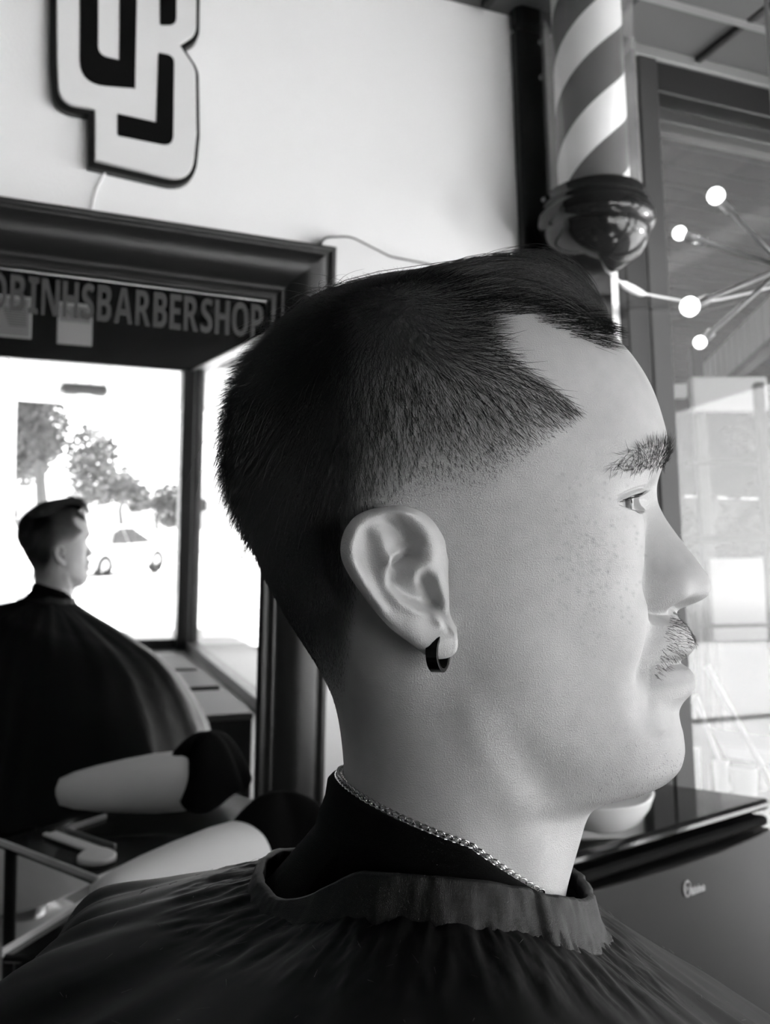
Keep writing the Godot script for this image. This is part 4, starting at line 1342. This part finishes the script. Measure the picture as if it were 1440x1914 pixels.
func head_normal(i: int, j: int) -> Vector3:
	var a := head_pt[i * head_cols + mini(j + 1, head_cols - 1)] - head_pt[i * head_cols + maxi(j - 1, 0)]
	var b := head_pt[mini(i + 1, head_rows - 1) * head_cols + j] - head_pt[maxi(i - 1, 0) * head_cols + j]
	return a.cross(b).normalized()
func side_hair(who: Node3D) -> void:
	var list := []
	var r := RandomNumberGenerator.new()
	r.seed = 5
	for i in range(12, head_rows - 1):
		for j in range(30, head_cols - 1):
			var a := head_pt[i * head_cols + j]
			var bb := head_pt[i * head_cols + j + 1]
			var cc := head_pt[(i + 1) * head_cols + j]
			var area := (bb - a).cross(cc - a).length()
			var q := toward(a)
			if q.y > 1380.0 or q.x > 1130.0: continue
			var hl := hair_len(q)
			if hl.y <= 0.02: continue
			var want := area * 1e4 * lerpf(60.0, lerpf(70.0, 210.0, sm(700, 560, q.x)), hl.y) * sm(0.0, 0.5, hl.y)
			if q.x > 640.0 and q.x < 858.0 and q.y > 948.0 and q.y < 1200.0 and q.y < 1060.0 + (q.x - 640.0) * 0.85: continue
			var cnt := int(want + r.randf())
			if cnt == 0: continue
			var n := head_normal(i, j)
			var back := sm(640, 470, q.x)
			var up := sm(760, 640, q.y)
			var dx: float = tab([420, -0.55, 500, -0.32, 650, -0.02, 800, 0.22, 950, 0.55, 1060, 0.75], q.x)
			dx = lerpf(dx, 0.95, up * sm(760, 900, q.x))
			for k in cnt:
				var root := a + (bb - a) * r.randf() + (cc - a) * r.randf()
				var ang := r.randfn(0.0, 0.22)
				var dv := Vector2(dx, sqrt(maxf(0.05, 1.0 - dx * dx))).rotated(ang)
				var d := cr * dv.x - cu * dv.y
				d = (d - n * d.dot(n)).normalized()
				var lift := r.randf_range(0.16, 0.42) + 0.35 * back * sm(1050, 850, q.y) + 0.2 * up
				var ln := hl.x * r.randf_range(0.65, 1.25) * 0.001
				var dir := (d + n * lift).normalized() * ln
				var rad := r.randf_range(0.00007, 0.00011)
				list.append([root - n * 0.0002, dir, rad])
				if r.randf() < 0.9:
					list.append([Vector3(root.x, root.y, 2.0 * ZM - root.z) , Vector3(dir.x, dir.y, -dir.z), rad])
	print("side hairs ", list.size())
	hairs(list, "side_hair", who, M.hair, "short black hair faded to stubble on the sides and nape")
func inside(p: Vector2, poly: Array) -> bool:
	var g := PackedVector2Array()
	for k in range(0, poly.size(), 2): g.append(Vector2(poly[k], poly[k + 1]))
	return Geometry2D.is_point_in_polygon(p, g)
const BROW := [1142, 872, 1160, 850, 1195, 832, 1230, 822, 1262, 826, 1262, 868, 1225, 878, 1185, 882, 1150, 884]
const LIP_HAIR := [1256, 1140, 1300, 1150, 1304, 1200, 1280, 1226, 1256, 1240, 1238, 1256, 1226, 1268, 1220, 1262, 1230, 1240, 1240, 1205, 1246, 1170]
func face_hair(who: Node3D) -> void:
	var brow := []
	var lip := []
	var stub := []
	var r := RandomNumberGenerator.new()
	r.seed = 15
	for i in range(80, head_rows - 60):
		for j in range(0, 190):
			var a := head_pt[i * head_cols + j]
			var q := toward(a)
			if q.x < 1000.0: continue
			var bb := head_pt[i * head_cols + j + 1]
			var cc := head_pt[(i + 1) * head_cols + j]
			var area := (bb - a).cross(cc - a).length() * 1e4
			var p := Vector2(q.x, q.y)
			var list: Array = []
			var den := 0.0
			var dv := Vector2.ZERO
			var ln := 0.0
			var lift := 0.4
			var rad := 0.00009
			if q.y > 815 and q.y < 890 and inside(p, BROW):
				list = brow
				var t := (q.x - 1145.0) / 100.0
				den = lerpf(30.0, 95.0, sm(0.0, 0.6, t))
				dv = Vector2(-0.8, lerpf(0.55, -0.75, clampf(t + r.randfn(0, 0.2), 0, 1))).normalized()
				ln = 0.0065
				lift = 0.32
			elif q.y > 1135 and q.y < 1275 and inside(p, LIP_HAIR):
				list = lip
				den = 46.0
				dv = Vector2(0.8, lerpf(0.25, 0.8, sm(1180, 1250, q.y))).normalized()
				ln = 0.0036
				lift = 0.42
			elif q.y > 1380 and q.y < 1500 and q.x > 1050:
				list = stub
				den = 12.0 * sm(1380, 1450, q.y)
				dv = Vector2(0.2, 1.0)
				ln = 0.0009
				lift = 0.8
				rad = 0.00005
			else: continue
			var cnt := int(area * den + r.randf())
			if cnt <= 0: continue
			var n := head_normal(i, j)
			for k in cnt:
				var root := a + (bb - a) * r.randf() + (cc - a) * r.randf()
				for side in [1.0, -1.0]:
					var w := dv.rotated(r.randfn(0, 0.25))
					var d := cr * w.x - cu * w.y
					d = (d - n * d.dot(n)).normalized()
					var dir := (d + n * lift * r.randf_range(0.5, 1.2)).normalized() * ln * r.randf_range(0.5, 1.2)
					var at := root
					if side < 0.0:
						at.z = 2.0 * ZM - at.z
						dir.z = -dir.z
					list.append([at, dir, rad])
	hairs(brow, "eyebrow_hair", who, M.hair, "dark eyebrow hairs")
	hairs(lip, "moustache", who, M.hair, "short sparse dark moustache")
	hairs(stub, "stubble", who, M.hair, "fine dark stubble under the chin")
	var st := {"P": PackedVector3Array(), "N": PackedVector3Array(), "I": PackedInt32Array()}
	for side in [1.0, -1.0]:
		for k in 110:
			var up := k < 80
			var z := r.randf_range(18.0, 50.0)
			var v := lid_top(z) - 1.0 if up else lid_low(z) + 1.0
			var dz := (z - EYE_Z) / 0.2556
			var u := EYE_U + sqrt(maxf(100.0, LID_R * LID_R - dz * dz - pow(v - EYE_V, 2.0))) - 1.5
			var p := pz(u, v, ZM)
			var side_out := (z - 33.0) / 17.0
			var d := Vector3(1.0, 0.0, 0.55 * side_out + r.randfn(0, 0.12)).normalized()
			var pts := []
			var ln := r.randf_range(0.0055, 0.0085) if up else r.randf_range(0.0025, 0.004)
			for s in 6:
				var t := s / 5.0
				var w: Vector3 = p + Vector3(0, 0, z * 0.001) + d * ln * t + cu * ln * ((-0.30 * t + 0.45 * t * t) if up else (-0.25 * t))
				if side < 0.0: w.z = 2.0 * ZM - w.z
				pts.append(w)
			strand(st, pts, 0.00009, who.position)
	tag(put("eyelashes", raw(st.P, st.N, st.I), M.hair, who), "short dark eyelashes", "", "", "stuff")
const TOP_V := [470, 690, 485, 655, 500, 620, 530, 580, 560, 558, 640, 525, 720, 508, 800, 497, 880, 481, 940, 474, 1000, 478, 1060, 501, 1100, 530, 1130, 570, 1147, 615, 1156, 660]
const NEAR_V := [470, 730, 560, 715, 620, 700, 700, 668, 780, 625, 830, 600, 930, 585, 1000, 597, 1050, 616, 1100, 640, 1156, 668]
const TOP_Z := [470, 22, 500, 36, 560, 52, 650, 61, 800, 63, 950, 58, 1050, 50, 1110, 42, 1156, 36]
func crown(u: float, al: float, inset: float) -> Vector3:   # on the outside of the long hair: column u, angle from the near edge over the top
	var s := maxf(0.0, sin(al))
	var c := cos(al)
	var vt: float = tab(TOP_V, u)
	var vn: float = tab(NEAR_V, u)
	var z: float = tab(TOP_Z, u) * 0.001 * signf(c) * pow(absf(c), 0.9)
	var v := lerpf(vn, vt, pow(s, 0.75))
	var p := pz(u, v, ZM + z)
	var n := (cu * (s + 0.15) + Vector3(0, 0, c) * 0.9).normalized()
	return p - n * inset
func top_hair(who: Node3D) -> void:
	var r := RandomNumberGenerator.new()
	r.seed = 21
	# the mass under the strands
	var P := PackedVector3Array()
	var nu := 60
	var na := 48
	for i in nu:
		var u := lerpf(492.0, 1075.0, float(i) / (nu - 1))
		var tight := 0.0065 + 0.02 * sm(990, 1075, u) + 0.004 * sm(560, 492, u)
		for j in na:
			P.append(crown(u, lerpf(-0.02, PI + 0.02, float(j) / (na - 1)), tight) - who.position)
	put("hair_mass", grid(P, nu, na, false, true), M.hair, who)
	var st := {"P": PackedVector3Array(), "N": PackedVector3Array(), "I": PackedInt32Array()}
	var clumps := []
	for k in 150: clumps.append([r.randf_range(0.0, PI), r.randfn(0.0, 0.10), r.randf_range(0.0, 1.0)])
	for k in 5200:
		var c: Array = clumps[r.randi() % clumps.size()]
		var al0: float = c[0] + r.randfn(0.0, 0.035)
		var drift: float = c[1] + r.randfn(0.0, 0.05)
		var u0 := 500.0 + 420.0 * pow(r.randf(), 0.8)
		var len := r.randf_range(160, 460)
		var u1 := minf(u0 + len, 1150.0 - 40.0 * r.randf() * r.randf())
		if r.randf() < 0.35: u1 = 1152.0 - 60.0 * pow(r.randf(), 1.6)
		var ins := 0.0025 * r.randf() + 0.0045 * float(c[2])
		var pts := []
		var wob := r.randf_range(0, TAU)
		var ampl := r.randfn(0.0, 0.0009)
		for s in 11:
			var t := s / 10.0
			var u := lerpf(u0, u1, t)
			var al := clampf(al0 + drift * t * 1.6 + 0.25 * (PI / 2 - al0) * t * 0.3, -0.08, PI + 0.08)
			var inset := ins + 0.004 * pow(absf(t * 2.0 - 1.0), 3.0) * (1.0 - t) + ampl * sin(wob + t * 5.0)
			if u > 1060.0: inset += (u - 1060.0) / 90.0 * 0.012 * float(c[2]) * r.randf_range(0.9, 1.1)
			pts.append(crown(u, al, inset))
		strand(st, pts, r.randf_range(0.00011, 0.0002), who.position)
	# stray hairs that lift off the front
	for k in 260:
		var al := r.randf_range(0.15, PI - 0.2)
		var ua := r.randf_range(880, 1020)
		var ub := r.randf_range(1090, 1156)
		var lift := r.randf_range(-0.002, 0.006)
		var pts := []
		for s in 13:
			var t := s / 12.0
			pts.append(crown(lerpf(ua, ub, t), al, 0.001 - (lift + 0.003) * sin(t * PI * 0.75) + 0.004 * pow(t, 3.0) * r.randf_range(0.9, 1.1)))
		strand(st, pts, r.randf_range(0.00007, 0.00012), who.position)
	# the rough crown, where the comb has not been
	for k in 900:
		var u := r.randf_range(480, 660)
		var al := r.randf_range(0.1, PI - 0.1)
		var p := crown(u, al, 0.004)
		var d := (cr * r.randfn(-0.1, 0.6) + cu * r.randfn(0.25, 0.4) + Vector3(0, 0, r.randfn(0.1, 0.5))).normalized()
		var sag := (cr * r.randfn(0.3, 0.6) - cu * r.randf_range(0.3, 1.4)).normalized()
		var ln := r.randf_range(0.008, 0.024)
		var pts := []
		for s in 7:
			var t := s / 6.0
			pts.append(p + d * ln * t + sag * ln * 0.75 * t * t)
		strand(st, pts, r.randf_range(0.00008, 0.00012), who.position)
	# long hairs that stand off the back of the head
	for k in 1500:
		var v := r.randf_range(630, 1010)
		var i := 20
		while i < head_rows - 2 and toward(head_pt[i * head_cols + head_cols - 8]).y < v: i += 1
		var j := head_cols - 1 - int(absf(r.randfn(0, 16)))
		var p := head_pt[i * head_cols + j]
		var n := head_normal(i, j)
		var zs := 1.0 if r.randf() < 0.6 else -1.0
		p.z = ZM + (p.z - ZM) * zs
		n.z *= zs
		var ln := r.randf_range(0.012, 0.026) * (1.35 - 0.9 * sm(720, 1000, v))
		if r.randf() < 0.03: ln *= 1.6
		var pts := []
		var off := r.randf_range(0.75, 1.15)
		for s in 7:
			var t := s / 6.0
			pts.append(p + (n * off * (0.85 * t - 0.25 * t * t) - cu * (0.45 * t + 0.5 * t * t) + Vector3(0, 0, r.randfn(0, 0.01))) * ln)
		strand(st, pts, r.randf_range(0.00011, 0.00019), who.position)
	var m := raw(st.P, st.N, st.I)
	print("top hair tris ", st.I.size() / 3)
	var o := put("top_hair", m, M.top_hair, who)
	tag(o, "long glossy black hair combed forward over the crown", "", "", "stuff")
func strand(st: Dictionary, pts: Array, rad: float, base: Vector3) -> void:
	var first: int = st.P.size()
	var n := pts.size()
	var up := Vector3(0.2, 0.1, 0.97)
	for i in n:
		var t: Vector3 = (pts[mini(i + 1, n - 1)] - pts[maxi(i - 1, 0)]).normalized()
		var x := up.cross(t).normalized()
		var y := t.cross(x)
		var rr := rad * (1.0 - 0.75 * pow(float(i) / (n - 1), 2.0))
		for s in 3:
			var an := TAU * s / 3
			var d := x * cos(an) + y * sin(an)
			st.P.append(pts[i] - base + d * rr)
			st.N.append(d)
		if i:
			for s in 3:
				var a := first + (i - 1) * 3 + s
				var b := first + (i - 1) * 3 + (s + 1) % 3
				for q in [a, a + 3, b, b, a + 3, b + 3]: st.I.append(q)
func join(a: ArrayMesh, b: ArrayMesh) -> void:
	a.add_surface_from_arrays(Mesh.PRIMITIVE_TRIANGLES, b.surface_get_arrays(0))
func eyeball() -> ArrayMesh:
	var P := PackedVector3Array()
	var C := PackedColorArray()
	var rows := 40
	var cols := 40
	for i in rows:
		var th := PI * pow(float(i) / (rows - 1), 1.4)
		for j in cols:
			var ph := TAU * j / cols
			var r := 0.012
			if th < 0.5: r += 0.0006 * (1.0 - pow(th / 0.5, 2.0))
			P.append(Vector3(cos(th), sin(th) * cos(ph), sin(th) * sin(ph)) * r)
			C.append(Color(0.012, 0.012, 0.012) if th < 0.2 else Color(0.03, 0.03, 0.03) if th < 0.49 else Color(0.36, 0.36, 0.36))
	return grid(P, rows, cols, true, false, C)
# ---------------------------------------------------------------- cape, shirt, chain, chair, small things
const CAPE_C := Vector2(0.0205, -0.46)
func collar_ring(psi: float, out: float) -> Vector3:    # psi 0 faces forward, PI/2 the camera; out in metres from the neck
	var x := cos(psi)
	var z := sin(psi)
	var r := Vector2(0.0650 + out, 0.068 + out)
	var y := EYE.y - 0.112 - 0.013 * x + 0.003 * z - 0.004 * sin(psi * 3.0 + 0.6)
	var b := sm(0.45, 0.9, -x)
	return Vector3(CAPE_C.x + x * (r.x + 0.014 * b), y - 0.018 * b, CAPE_C.y + z * r.y)
func cape_point(psi: float, q: float, nz: FastNoiseLite) -> Vector3:   # q: metres of cloth from the seam
	var seam := collar_ring(psi, 0.004)
	seam.y -= 0.012 - 0.009 * sm(0.5, 0.9, -cos(psi))
	var x := cos(psi)
	var z := sin(psi)
	var front := maxf(x, 0.0)
	var back := maxf(-x, 0.0)
	var slope := 0.47 + 0.30 * front * front - 0.23 * back * back - 0.04 * absf(z)
	var reach := 0.17 + 0.10 * absf(z) + 0.05 * front - 0.085 * back
	var p0 := q / sqrt(1.0 + slope * slope)
	var r := 0.0
	var y := 0.0
	var steps := 24
	var dq := q / steps
	for k in steps:
		var qq := (k + 0.5) * dq
		var sl := slope + 2.6 * pow(sm(reach * 0.75, reach * (2.6 - 0.9 * back), qq), 1.0) * (1.0 + 0.6 * back)
		var inv := 1.0 / sqrt(1.0 + sl * sl)
		r += dq * inv
		y -= dq * inv * sl
	var w := sm(0.004, 0.16, q)
	var f := sin(psi * 11.0 + 1.3 * sin(psi * 3.0) + 0.5) * 0.5 + sin(psi * 19.0 + 2.0 * sin(psi * 2.0)) * 0.35 + sin(psi * 33.0 + q * 6.0) * 0.18
	f = signf(f) * pow(absf(f), 0.8) + 0.6 * nz.get_noise_3d(x * 3.0, z * 3.0, q * 7.0)
	var n := Vector3(x * slope, 1.0, z * slope).normalized()
	var crumple := nz.get_noise_3d(x * 14.0 + 7.0, q * 40.0, z * 14.0) * 0.0022 * sm(0.02, 0.0, q - 0.03)
	return seam + Vector3(x * r, y, z * r * (1.0 + 0.15 * absf(z))) + n * (f * 0.0065 * w * (1.0 + 2.0 * sm(0.2, 0.8, q)) + crumple)
func build_clothes() -> void:
	var who: Node3D = get_node("person")
	var base := who.position
	var nz := FastNoiseLite.new()
	nz.seed = 4
	nz.frequency = 0.6
	var P := PackedVector3Array()
	var UV := PackedVector2Array()
	var rows := 110
	var cols := 420
	for i in rows:
		var q := 0.70 * pow(float(i) / (rows - 1), 1.9)
		for j in cols:
			var psi := -TAU * j / cols
			P.append(cape_point(psi, q, nz) - base)
	var cape := put("cape", grid(P, rows, cols, true, false), M.cape, who)
	tag(cape, "black cutting cape falling in folds from the neck", "", "")
	# the band round the neck: a folded strip with a stitched lower edge
	P = PackedVector3Array()
	var prof := [[0.0045, -0.020], [0.0015, -0.010], [0.0005, 0.0], [0.0010, 0.0022], [0.0026, 0.003], [0.0042, 0.0018], [0.0055, -0.004], [0.0072, -0.010], [0.0088, -0.0145], [0.0105, -0.0168], [0.0112, -0.0180], [0.0104, -0.0192], [0.0085, -0.0195]]
	for e in prof:
		for j in 420:
			var psi := -TAU * j / 420
			var wave := nz.get_noise_3d(cos(psi) * 5.0, sin(psi) * 5.0, e[1] * 60.0) * 0.0022 + nz.get_noise_3d(cos(psi) * 26.0, sin(psi) * 26.0, e[1] * 260.0) * 0.0011 * sm(-0.008, -0.015, e[1])
			var lap := 0.0018 * sm(1.02, 0.99, fposmod(psi, TAU)) * sm(0.0, 0.3, fposmod(psi, TAU))
			var p := collar_ring(psi, e[0] + wave + lap)
			p.y += (e[1] + wave * 0.6) * (1.0 - 0.6 * sm(0.5, 0.9, -cos(psi)))
			P.append(p - base)
	put("cape_collar", grid(P, prof.size(), 420, true, true), M.collar, who)
	# the dark T-shirt that stands up round the nape, and its ribbed neckline
	P = PackedVector3Array()
	var tp := [[0.000, 0.0], [0.001, 0.0025], [0.003, 0.003], [0.005, 0.001], [0.0062, -0.006], [0.008, -0.011], [0.0088, -0.012], [0.011, -0.020], [0.018, -0.028], [0.036, -0.044], [0.06, -0.062]]
	for e in tp:
		for j in 160:
			var psi := -TAU * j / 160
			var sp := shirt_ring(psi, e[0], e[1])
			if e[0] > 0.009:
				var away := Vector2(sp.x - CAPE_C.x, sp.z - CAPE_C.y).length() - Vector2(collar_ring(psi, 0.004).x - CAPE_C.x, collar_ring(psi, 0.004).z - CAPE_C.y).length()
				if away > -0.012: sp.y = minf(sp.y, cape_point(psi, maxf(away, 0.001), nz).y - 0.007)
			P.append(sp - base)
	put("t_shirt", grid(P, tp.size(), 160, true, true), M.shirt, who)
	# the fine chain that lies on the edge of the shirt
	var ch := thing("necklace", shirt_ring(PI, 0, 0), "fine metal chain round the back of the neck", "necklace")
	var links := []
	var torus := tube_ring(0.0017, 0.00048)
	var n := 150
	for k in n:
		var psi := lerpf(0.5 * PI - 0.6, 1.5 * PI + 0.6, float(k) / n)
		var p := shirt_ring(psi, -0.0002, 0.0034)
		var p2 := shirt_ring(psi + 0.02, -0.0002, 0.0034)
		var y := (p2 - p).normalized()
		var nrm := Vector3(cos(psi), 0.6, sin(psi)).normalized().rotated(y, 0.75 if k % 2 else -0.75)
		var x := y.cross(nrm).normalized()
		links.append([torus, Transform3D(Basis(x, y * 1.25, x.cross(y)), p - ch.position)])
	put("links", merge(links), M.chrome, ch)
	# clipped hairs that lie on the cape
	var r := RandomNumberGenerator.new()
	r.seed = 9
	var list := []
	for k in 420:
		var psi := r.randf_range(-0.6, PI + 0.5)
		var q := 0.006 + 0.26 * pow(r.randf(), 1.2)
		var p := cape_point(psi, q, nz) + Vector3(0, 0.0006, 0)
		var d := (cape_point(psi + r.randfn(0, 0.04), q + r.randfn(0, 0.006), nz) - cape_point(psi, q, nz)).normalized()
		list.append([p + Vector3(0, 0.0003, 0), (d + Vector3(0, absf(r.randfn(0, 0.15)), 0)) * r.randf_range(0.0008, 0.006), 0.00009])
	hairs(list, "hair_clippings", who, M.clipping, "short cut hairs scattered over the cape")
func shirt_ring(psi: float, out: float, dy: float) -> Vector3:
	var x := cos(psi)
	var z := sin(psi)
	var back := maxf(-x, 0.0)
	return Vector3(0.031 + x * (0.0525 + out) - 0.003 * back, EYE.y - 0.115 + 0.038 * pow(0.5 - 0.5 * x, 1.1) + dy - 0.02 * maxf(x, 0.0), CAPE_C.y + z * (0.0600 + out * 0.9))
func tube_ring(R: float, r: float) -> ArrayMesh:
	var P := PackedVector3Array()
	for i in 11:
		var a := TAU * i / 10
		for j in 6:
			var b := TAU * j / 6
			P.append(Vector3(cos(a) * (R + r * cos(b)), sin(a) * (R + r * cos(b)), r * sin(b)))
	return grid(P, 11, 6, true, true)

func build_chair() -> void:
	# the client's chair: white moulded shell round the seat, plates, column and base; the mirror shows its back
	var c := Vector3(CAPE_C.x - 0.06, 0, CAPE_C.y)
	var o := thing("barber_chair", c, "white moulded barber chair under the cape, its back seen in the mirror", "chair")
	var P := PackedVector3Array()
	var rows := [[0.36, -0.06], [0.34, -0.03], [0.36, 0.0], [0.42, 0.03], [0.52, 0.045], [0.545, 0.045], [0.555, 0.035], [0.55, 0.02], [0.40, -0.01], [0.37, -0.05]]
	for e in rows:
		for j in 81:
			var a := lerpf(0.55, TAU - 0.55, j / 80.0)
			var rise := 0.20 * pow(clampf(absf(a - PI) / (PI - 0.55) * 1.5 - 0.5, 0.0, 1.0), 1.4)
			var rr: float = 0.345 + e[1]
			P.append(Vector3(cos(a) * rr * 1.1 + 0.0, e[0] + rise * (1.0 if e[0] > 0.5 else 0.75), sin(a) * rr * 1.1))
	put("shell", grid(P, rows.size(), 81, false, false), M.gloss_white, o)
	put("seat", lathe([[0.0, 0.46], [0.26, 0.455], [0.31, 0.44], [0.325, 0.41], [0.32, 0.38], [0.29, 0.365], [0.0, 0.365]], 48), M.black, o)
	for z in [0.26, -0.26]:
		var pl := put("hinge_plate", bx(0.13, 0.20, 0.008, 0.004), M.grey_frame, o, Transform3D(Basis(Vector3.BACK, -0.35), Vector3(0.05, 0.72, z * 1.36)))
		for e in [[-0.045, 0.08], [0.045, 0.08], [-0.045, -0.07]]: put("bolt", lathe([[0.0, 0.006], [0.007, 0.005], [0.009, 0.0]], 12), M.chrome, pl, Transform3D(Basis(Vector3.RIGHT, PI / 2 * signf(z)), Vector3(e[0], e[1], 0.004 * signf(z))))
		put("armrest", bx(0.30, 0.045, 0.07, 0.02), M.black, o, Transform3D(Basis(), Vector3(0.08, 0.70, z * 1.3)))
	put("column", lathe([[0.0, 0.37], [0.05, 0.37], [0.05, 0.28], [0.065, 0.29], [0.065, 0.05], [0.09, 0.045]], 32), M.chrome, o)
	put("base", lathe([[0.0, 0.2], [0.1, 0.198], [0.16, 0.18], [0.22, 0.06], [0.31, 0.03], [0.315, 0.0], [0.0, 0.0]], 48), M.gloss_white, o)

func build_small_things() -> void:
	# cabinets along the glass wall that the mirror shows past the man's shoulder
	var names_ := ["black cabinet with a flat grey lid nearest the man, seen in the mirror", "smaller lidded black cabinet beyond it, seen in the mirror", "low black box on the far cabinet by the corner post"]
	var k := 0
	for e in [[-0.12, 0.41, 2.05, 2.5, 0.56], [-0.12, 0.43, 2.72, 3.1, 0.53], [-0.12, 0.45, 3.3, 3.7, 0.50]]:
		var o := thing("cabinet", rp((e[0] + e[1]) / 2, 0, (e[2] + e[3]) / 2), names_[k], "cabinet", "low cabinets seen in the mirror")
		pbox(o, "body", M.black, e[0] + 0.02, e[1], 0.0, e[4], e[2] + 0.02, e[3] - 0.02, 0.006)
		pbox(o, "lid", M.grey_frame, e[0], e[1], e[4] + 0.002, e[4] + 0.03, e[2], e[3], 0.006)
		k += 1
	# two notices hung over the shop front
	var im := Image.create(128, 160, false, Image.FORMAT_RGB8)
	im.fill(Color(0.62, 0.62, 0.62))
	for y in range(14, 120, 10): im.fill_rect(Rect2i(12, y, 70 + (y * 37) % 34, 4), Color(0.32, 0.32, 0.32))
	M.notice = mat(1.0, 0.8)
	M.notice.albedo_texture = ImageTexture.create_from_image(im)
	k = 0
	for e in [[26, 592], [140, 606]]:
		var dd := 2.0
		while st_of(vp(e[0], e[1], dd)).z < 2.95: dd += 0.02
		var p := vp(e[0], e[1], dd)
		var o := thing("notice", p, ["grey paper notice with lines of print, left of the two in the mirror", "pale paper notice with a blank lower half, right of the two in the mirror"][k], "notice", "paper notices seen in the mirror")
		o.basis = Basis(-wall_d, Vector3.UP, -wall_n)
		var hw := 62.0 * dd / FPX
		put("sheet", bx(hw, hw * 1.25, 0.003, 0.001), M.paper, o)
		var qm := QuadMesh.new()
		qm.size = Vector2(hw * 0.9, hw * (1.15 if k == 0 else 0.5))
		put("print", qm, M.notice, o, Transform3D(Basis(), Vector3(0, 0.0 if k == 0 else hw * 0.3, 0.0022)))
		for x in [-0.4, 0.4]: put("string", tube([Vector3(x * hw, hw * 0.6, 0), Vector3(x * hw, 2.47 - p.y, 0)], 0.0012, 6), M.dark_frame, o)
		k += 1
	# the trolley top and the padded rest left of the shoulder
	var hy := 0.80
	var flat := func(u: float, v: float) -> Vector3: return pplane(u, v, Vector3.UP, Vector3(0, hy, 0))
	var pA: Vector3 = flat.call(20, 1766)
	var pB: Vector3 = flat.call(190, 1663)
	var pC: Vector3 = flat.call(286, 1669)
	var tr := thing("trolley", Vector3(pB.x, 0, pB.z), "dark glossy trolley top with a bright rim, left of the caped shoulder", "trolley")
	var Z := (pA - pB)
	var zl := Z.length() * 1.08
	Z = Z.normalized()
	var X := Vector3.UP.cross(Z)
	if X.dot(pC - pB) < 0: X = -X
	tr.basis = Basis(X, Vector3.UP, X.cross(Vector3.UP))
	var sg := signf(Z.dot(X.cross(Vector3.UP)))
	var wx := 0.50
	put("plate", bx(wx, 0.012, zl, 0.003), M.gloss_black, tr, Transform3D(Basis(), Vector3(wx / 2, hy - 0.012, sg * zl / 2)))
	put("rim", bx(wx, 0.012, 0.005, 0.001), M.white, tr, Transform3D(Basis(), Vector3(wx / 2, hy - 0.004, 0)))
	put("rim", bx(0.005, 0.012, zl, 0.001), M.white, tr, Transform3D(Basis(), Vector3(0, hy - 0.004, sg * zl / 2)))
	put("divider", bx(0.006, 0.010, zl * 0.5, 0.001), M.silver, tr, Transform3D(Basis(), Vector3(0.115, hy - 0.002, sg * zl * 0.55)))
	put("divider", bx(0.10, 0.010, 0.006, 0.001), M.white, tr, Transform3D(Basis(), Vector3(0.165, hy - 0.002, sg * zl * 0.8)))
	for x in [0.02, wx - 0.02]:
		for z in [0.02, zl - 0.02]: put("leg", tube([Vector3(x, 0.0, sg * z), Vector3(x, hy - 0.018, sg * z)], 0.012, 12), M.black, tr)
	put("lower_shelf", bx(wx - 0.02, 0.012, zl - 0.02, 0.003), M.black, tr, Transform3D(Basis(), Vector3(wx / 2, 0.25, sg * zl / 2)))
	var lidp: Vector3 = flat.call(213, 1688)
	tag(put("round_lid", lathe([[0.0, 0.014], [0.030, 0.013], [0.035, 0.009], [0.035, 0.0], [0.0, 0.0]], 32), M.white, null, Transform3D(Basis(), lidp - Vector3(0, 0.005, 0))), "small round white lid lying on the glossy trolley top", "lid")
	var cmb: Vector3 = flat.call(178, 1722)
	var comb := thing("comb", cmb, "pale comb lying along the edge of the cape on the trolley", "comb")
	comb.basis = tr.basis
	put("spine", bx(0.012, 0.006, 0.16, 0.002), M.white, comb, Transform3D(Basis(), Vector3(0, 0.001, 0)))
	for q in 22: put("tooth", bx(0.018, 0.004, 0.003, 0.0008), M.white, comb, Transform3D(Basis(), Vector3(0.014, 0.001, -0.074 + q * 0.007)))
	# padded rest
	var a := pd(245, 1668, 1.36)
	var b := pd(505, 1578, 1.50)
	var pts := []
	var rad := []
	for e in [[-0.25, 0.01], [-0.22, 0.026], [-0.1, 0.036], [0.1, 0.045], [0.35, 0.053], [0.6, 0.059], [0.85, 0.060], [0.96, 0.052], [1.02, 0.034], [1.045, 0.010]]:
		pts.append(a.lerp(b, e[0]) + Vector3(0, -0.012 * e[0], 0))
		rad.append(e[1])
	var pad := thing("padded_rest", a, "rounded grey textured padded rest below the mirror, lit along its top", "padded rest")
	put("pad", tube(pts, rad, 40), M.pad, pad, Transform3D(Basis(), -a))
	# the folded black cloth behind the shoulder
	var cp := pd(522, 1478, 1.50)
	var P := PackedVector3Array()
	var nr := 16
	var ncol := 48
	for i in nr:
		var f := float(i) / (nr - 1)
		for j in ncol:
			var an := TAU * j / ncol
			var rr := 0.085 * pow(f, 0.65) * (1.0 + 0.18 * sin(an * 3.0 + 0.7) + 0.10 * sin(an * 5.0))
			P.append(Vector3(cos(an) * rr * 1.3, 0.0 - 0.13 * pow(f, 1.5) + 0.010 * sin(an * 4.0) * f, sin(an) * rr * 0.8))
	tag(put("black_cloth", grid(P, nr, ncol, true, false), M.shirt, null, Transform3D(Basis(), cp)), "crumpled black cloth on the padded rest behind the shoulder", "cloth")
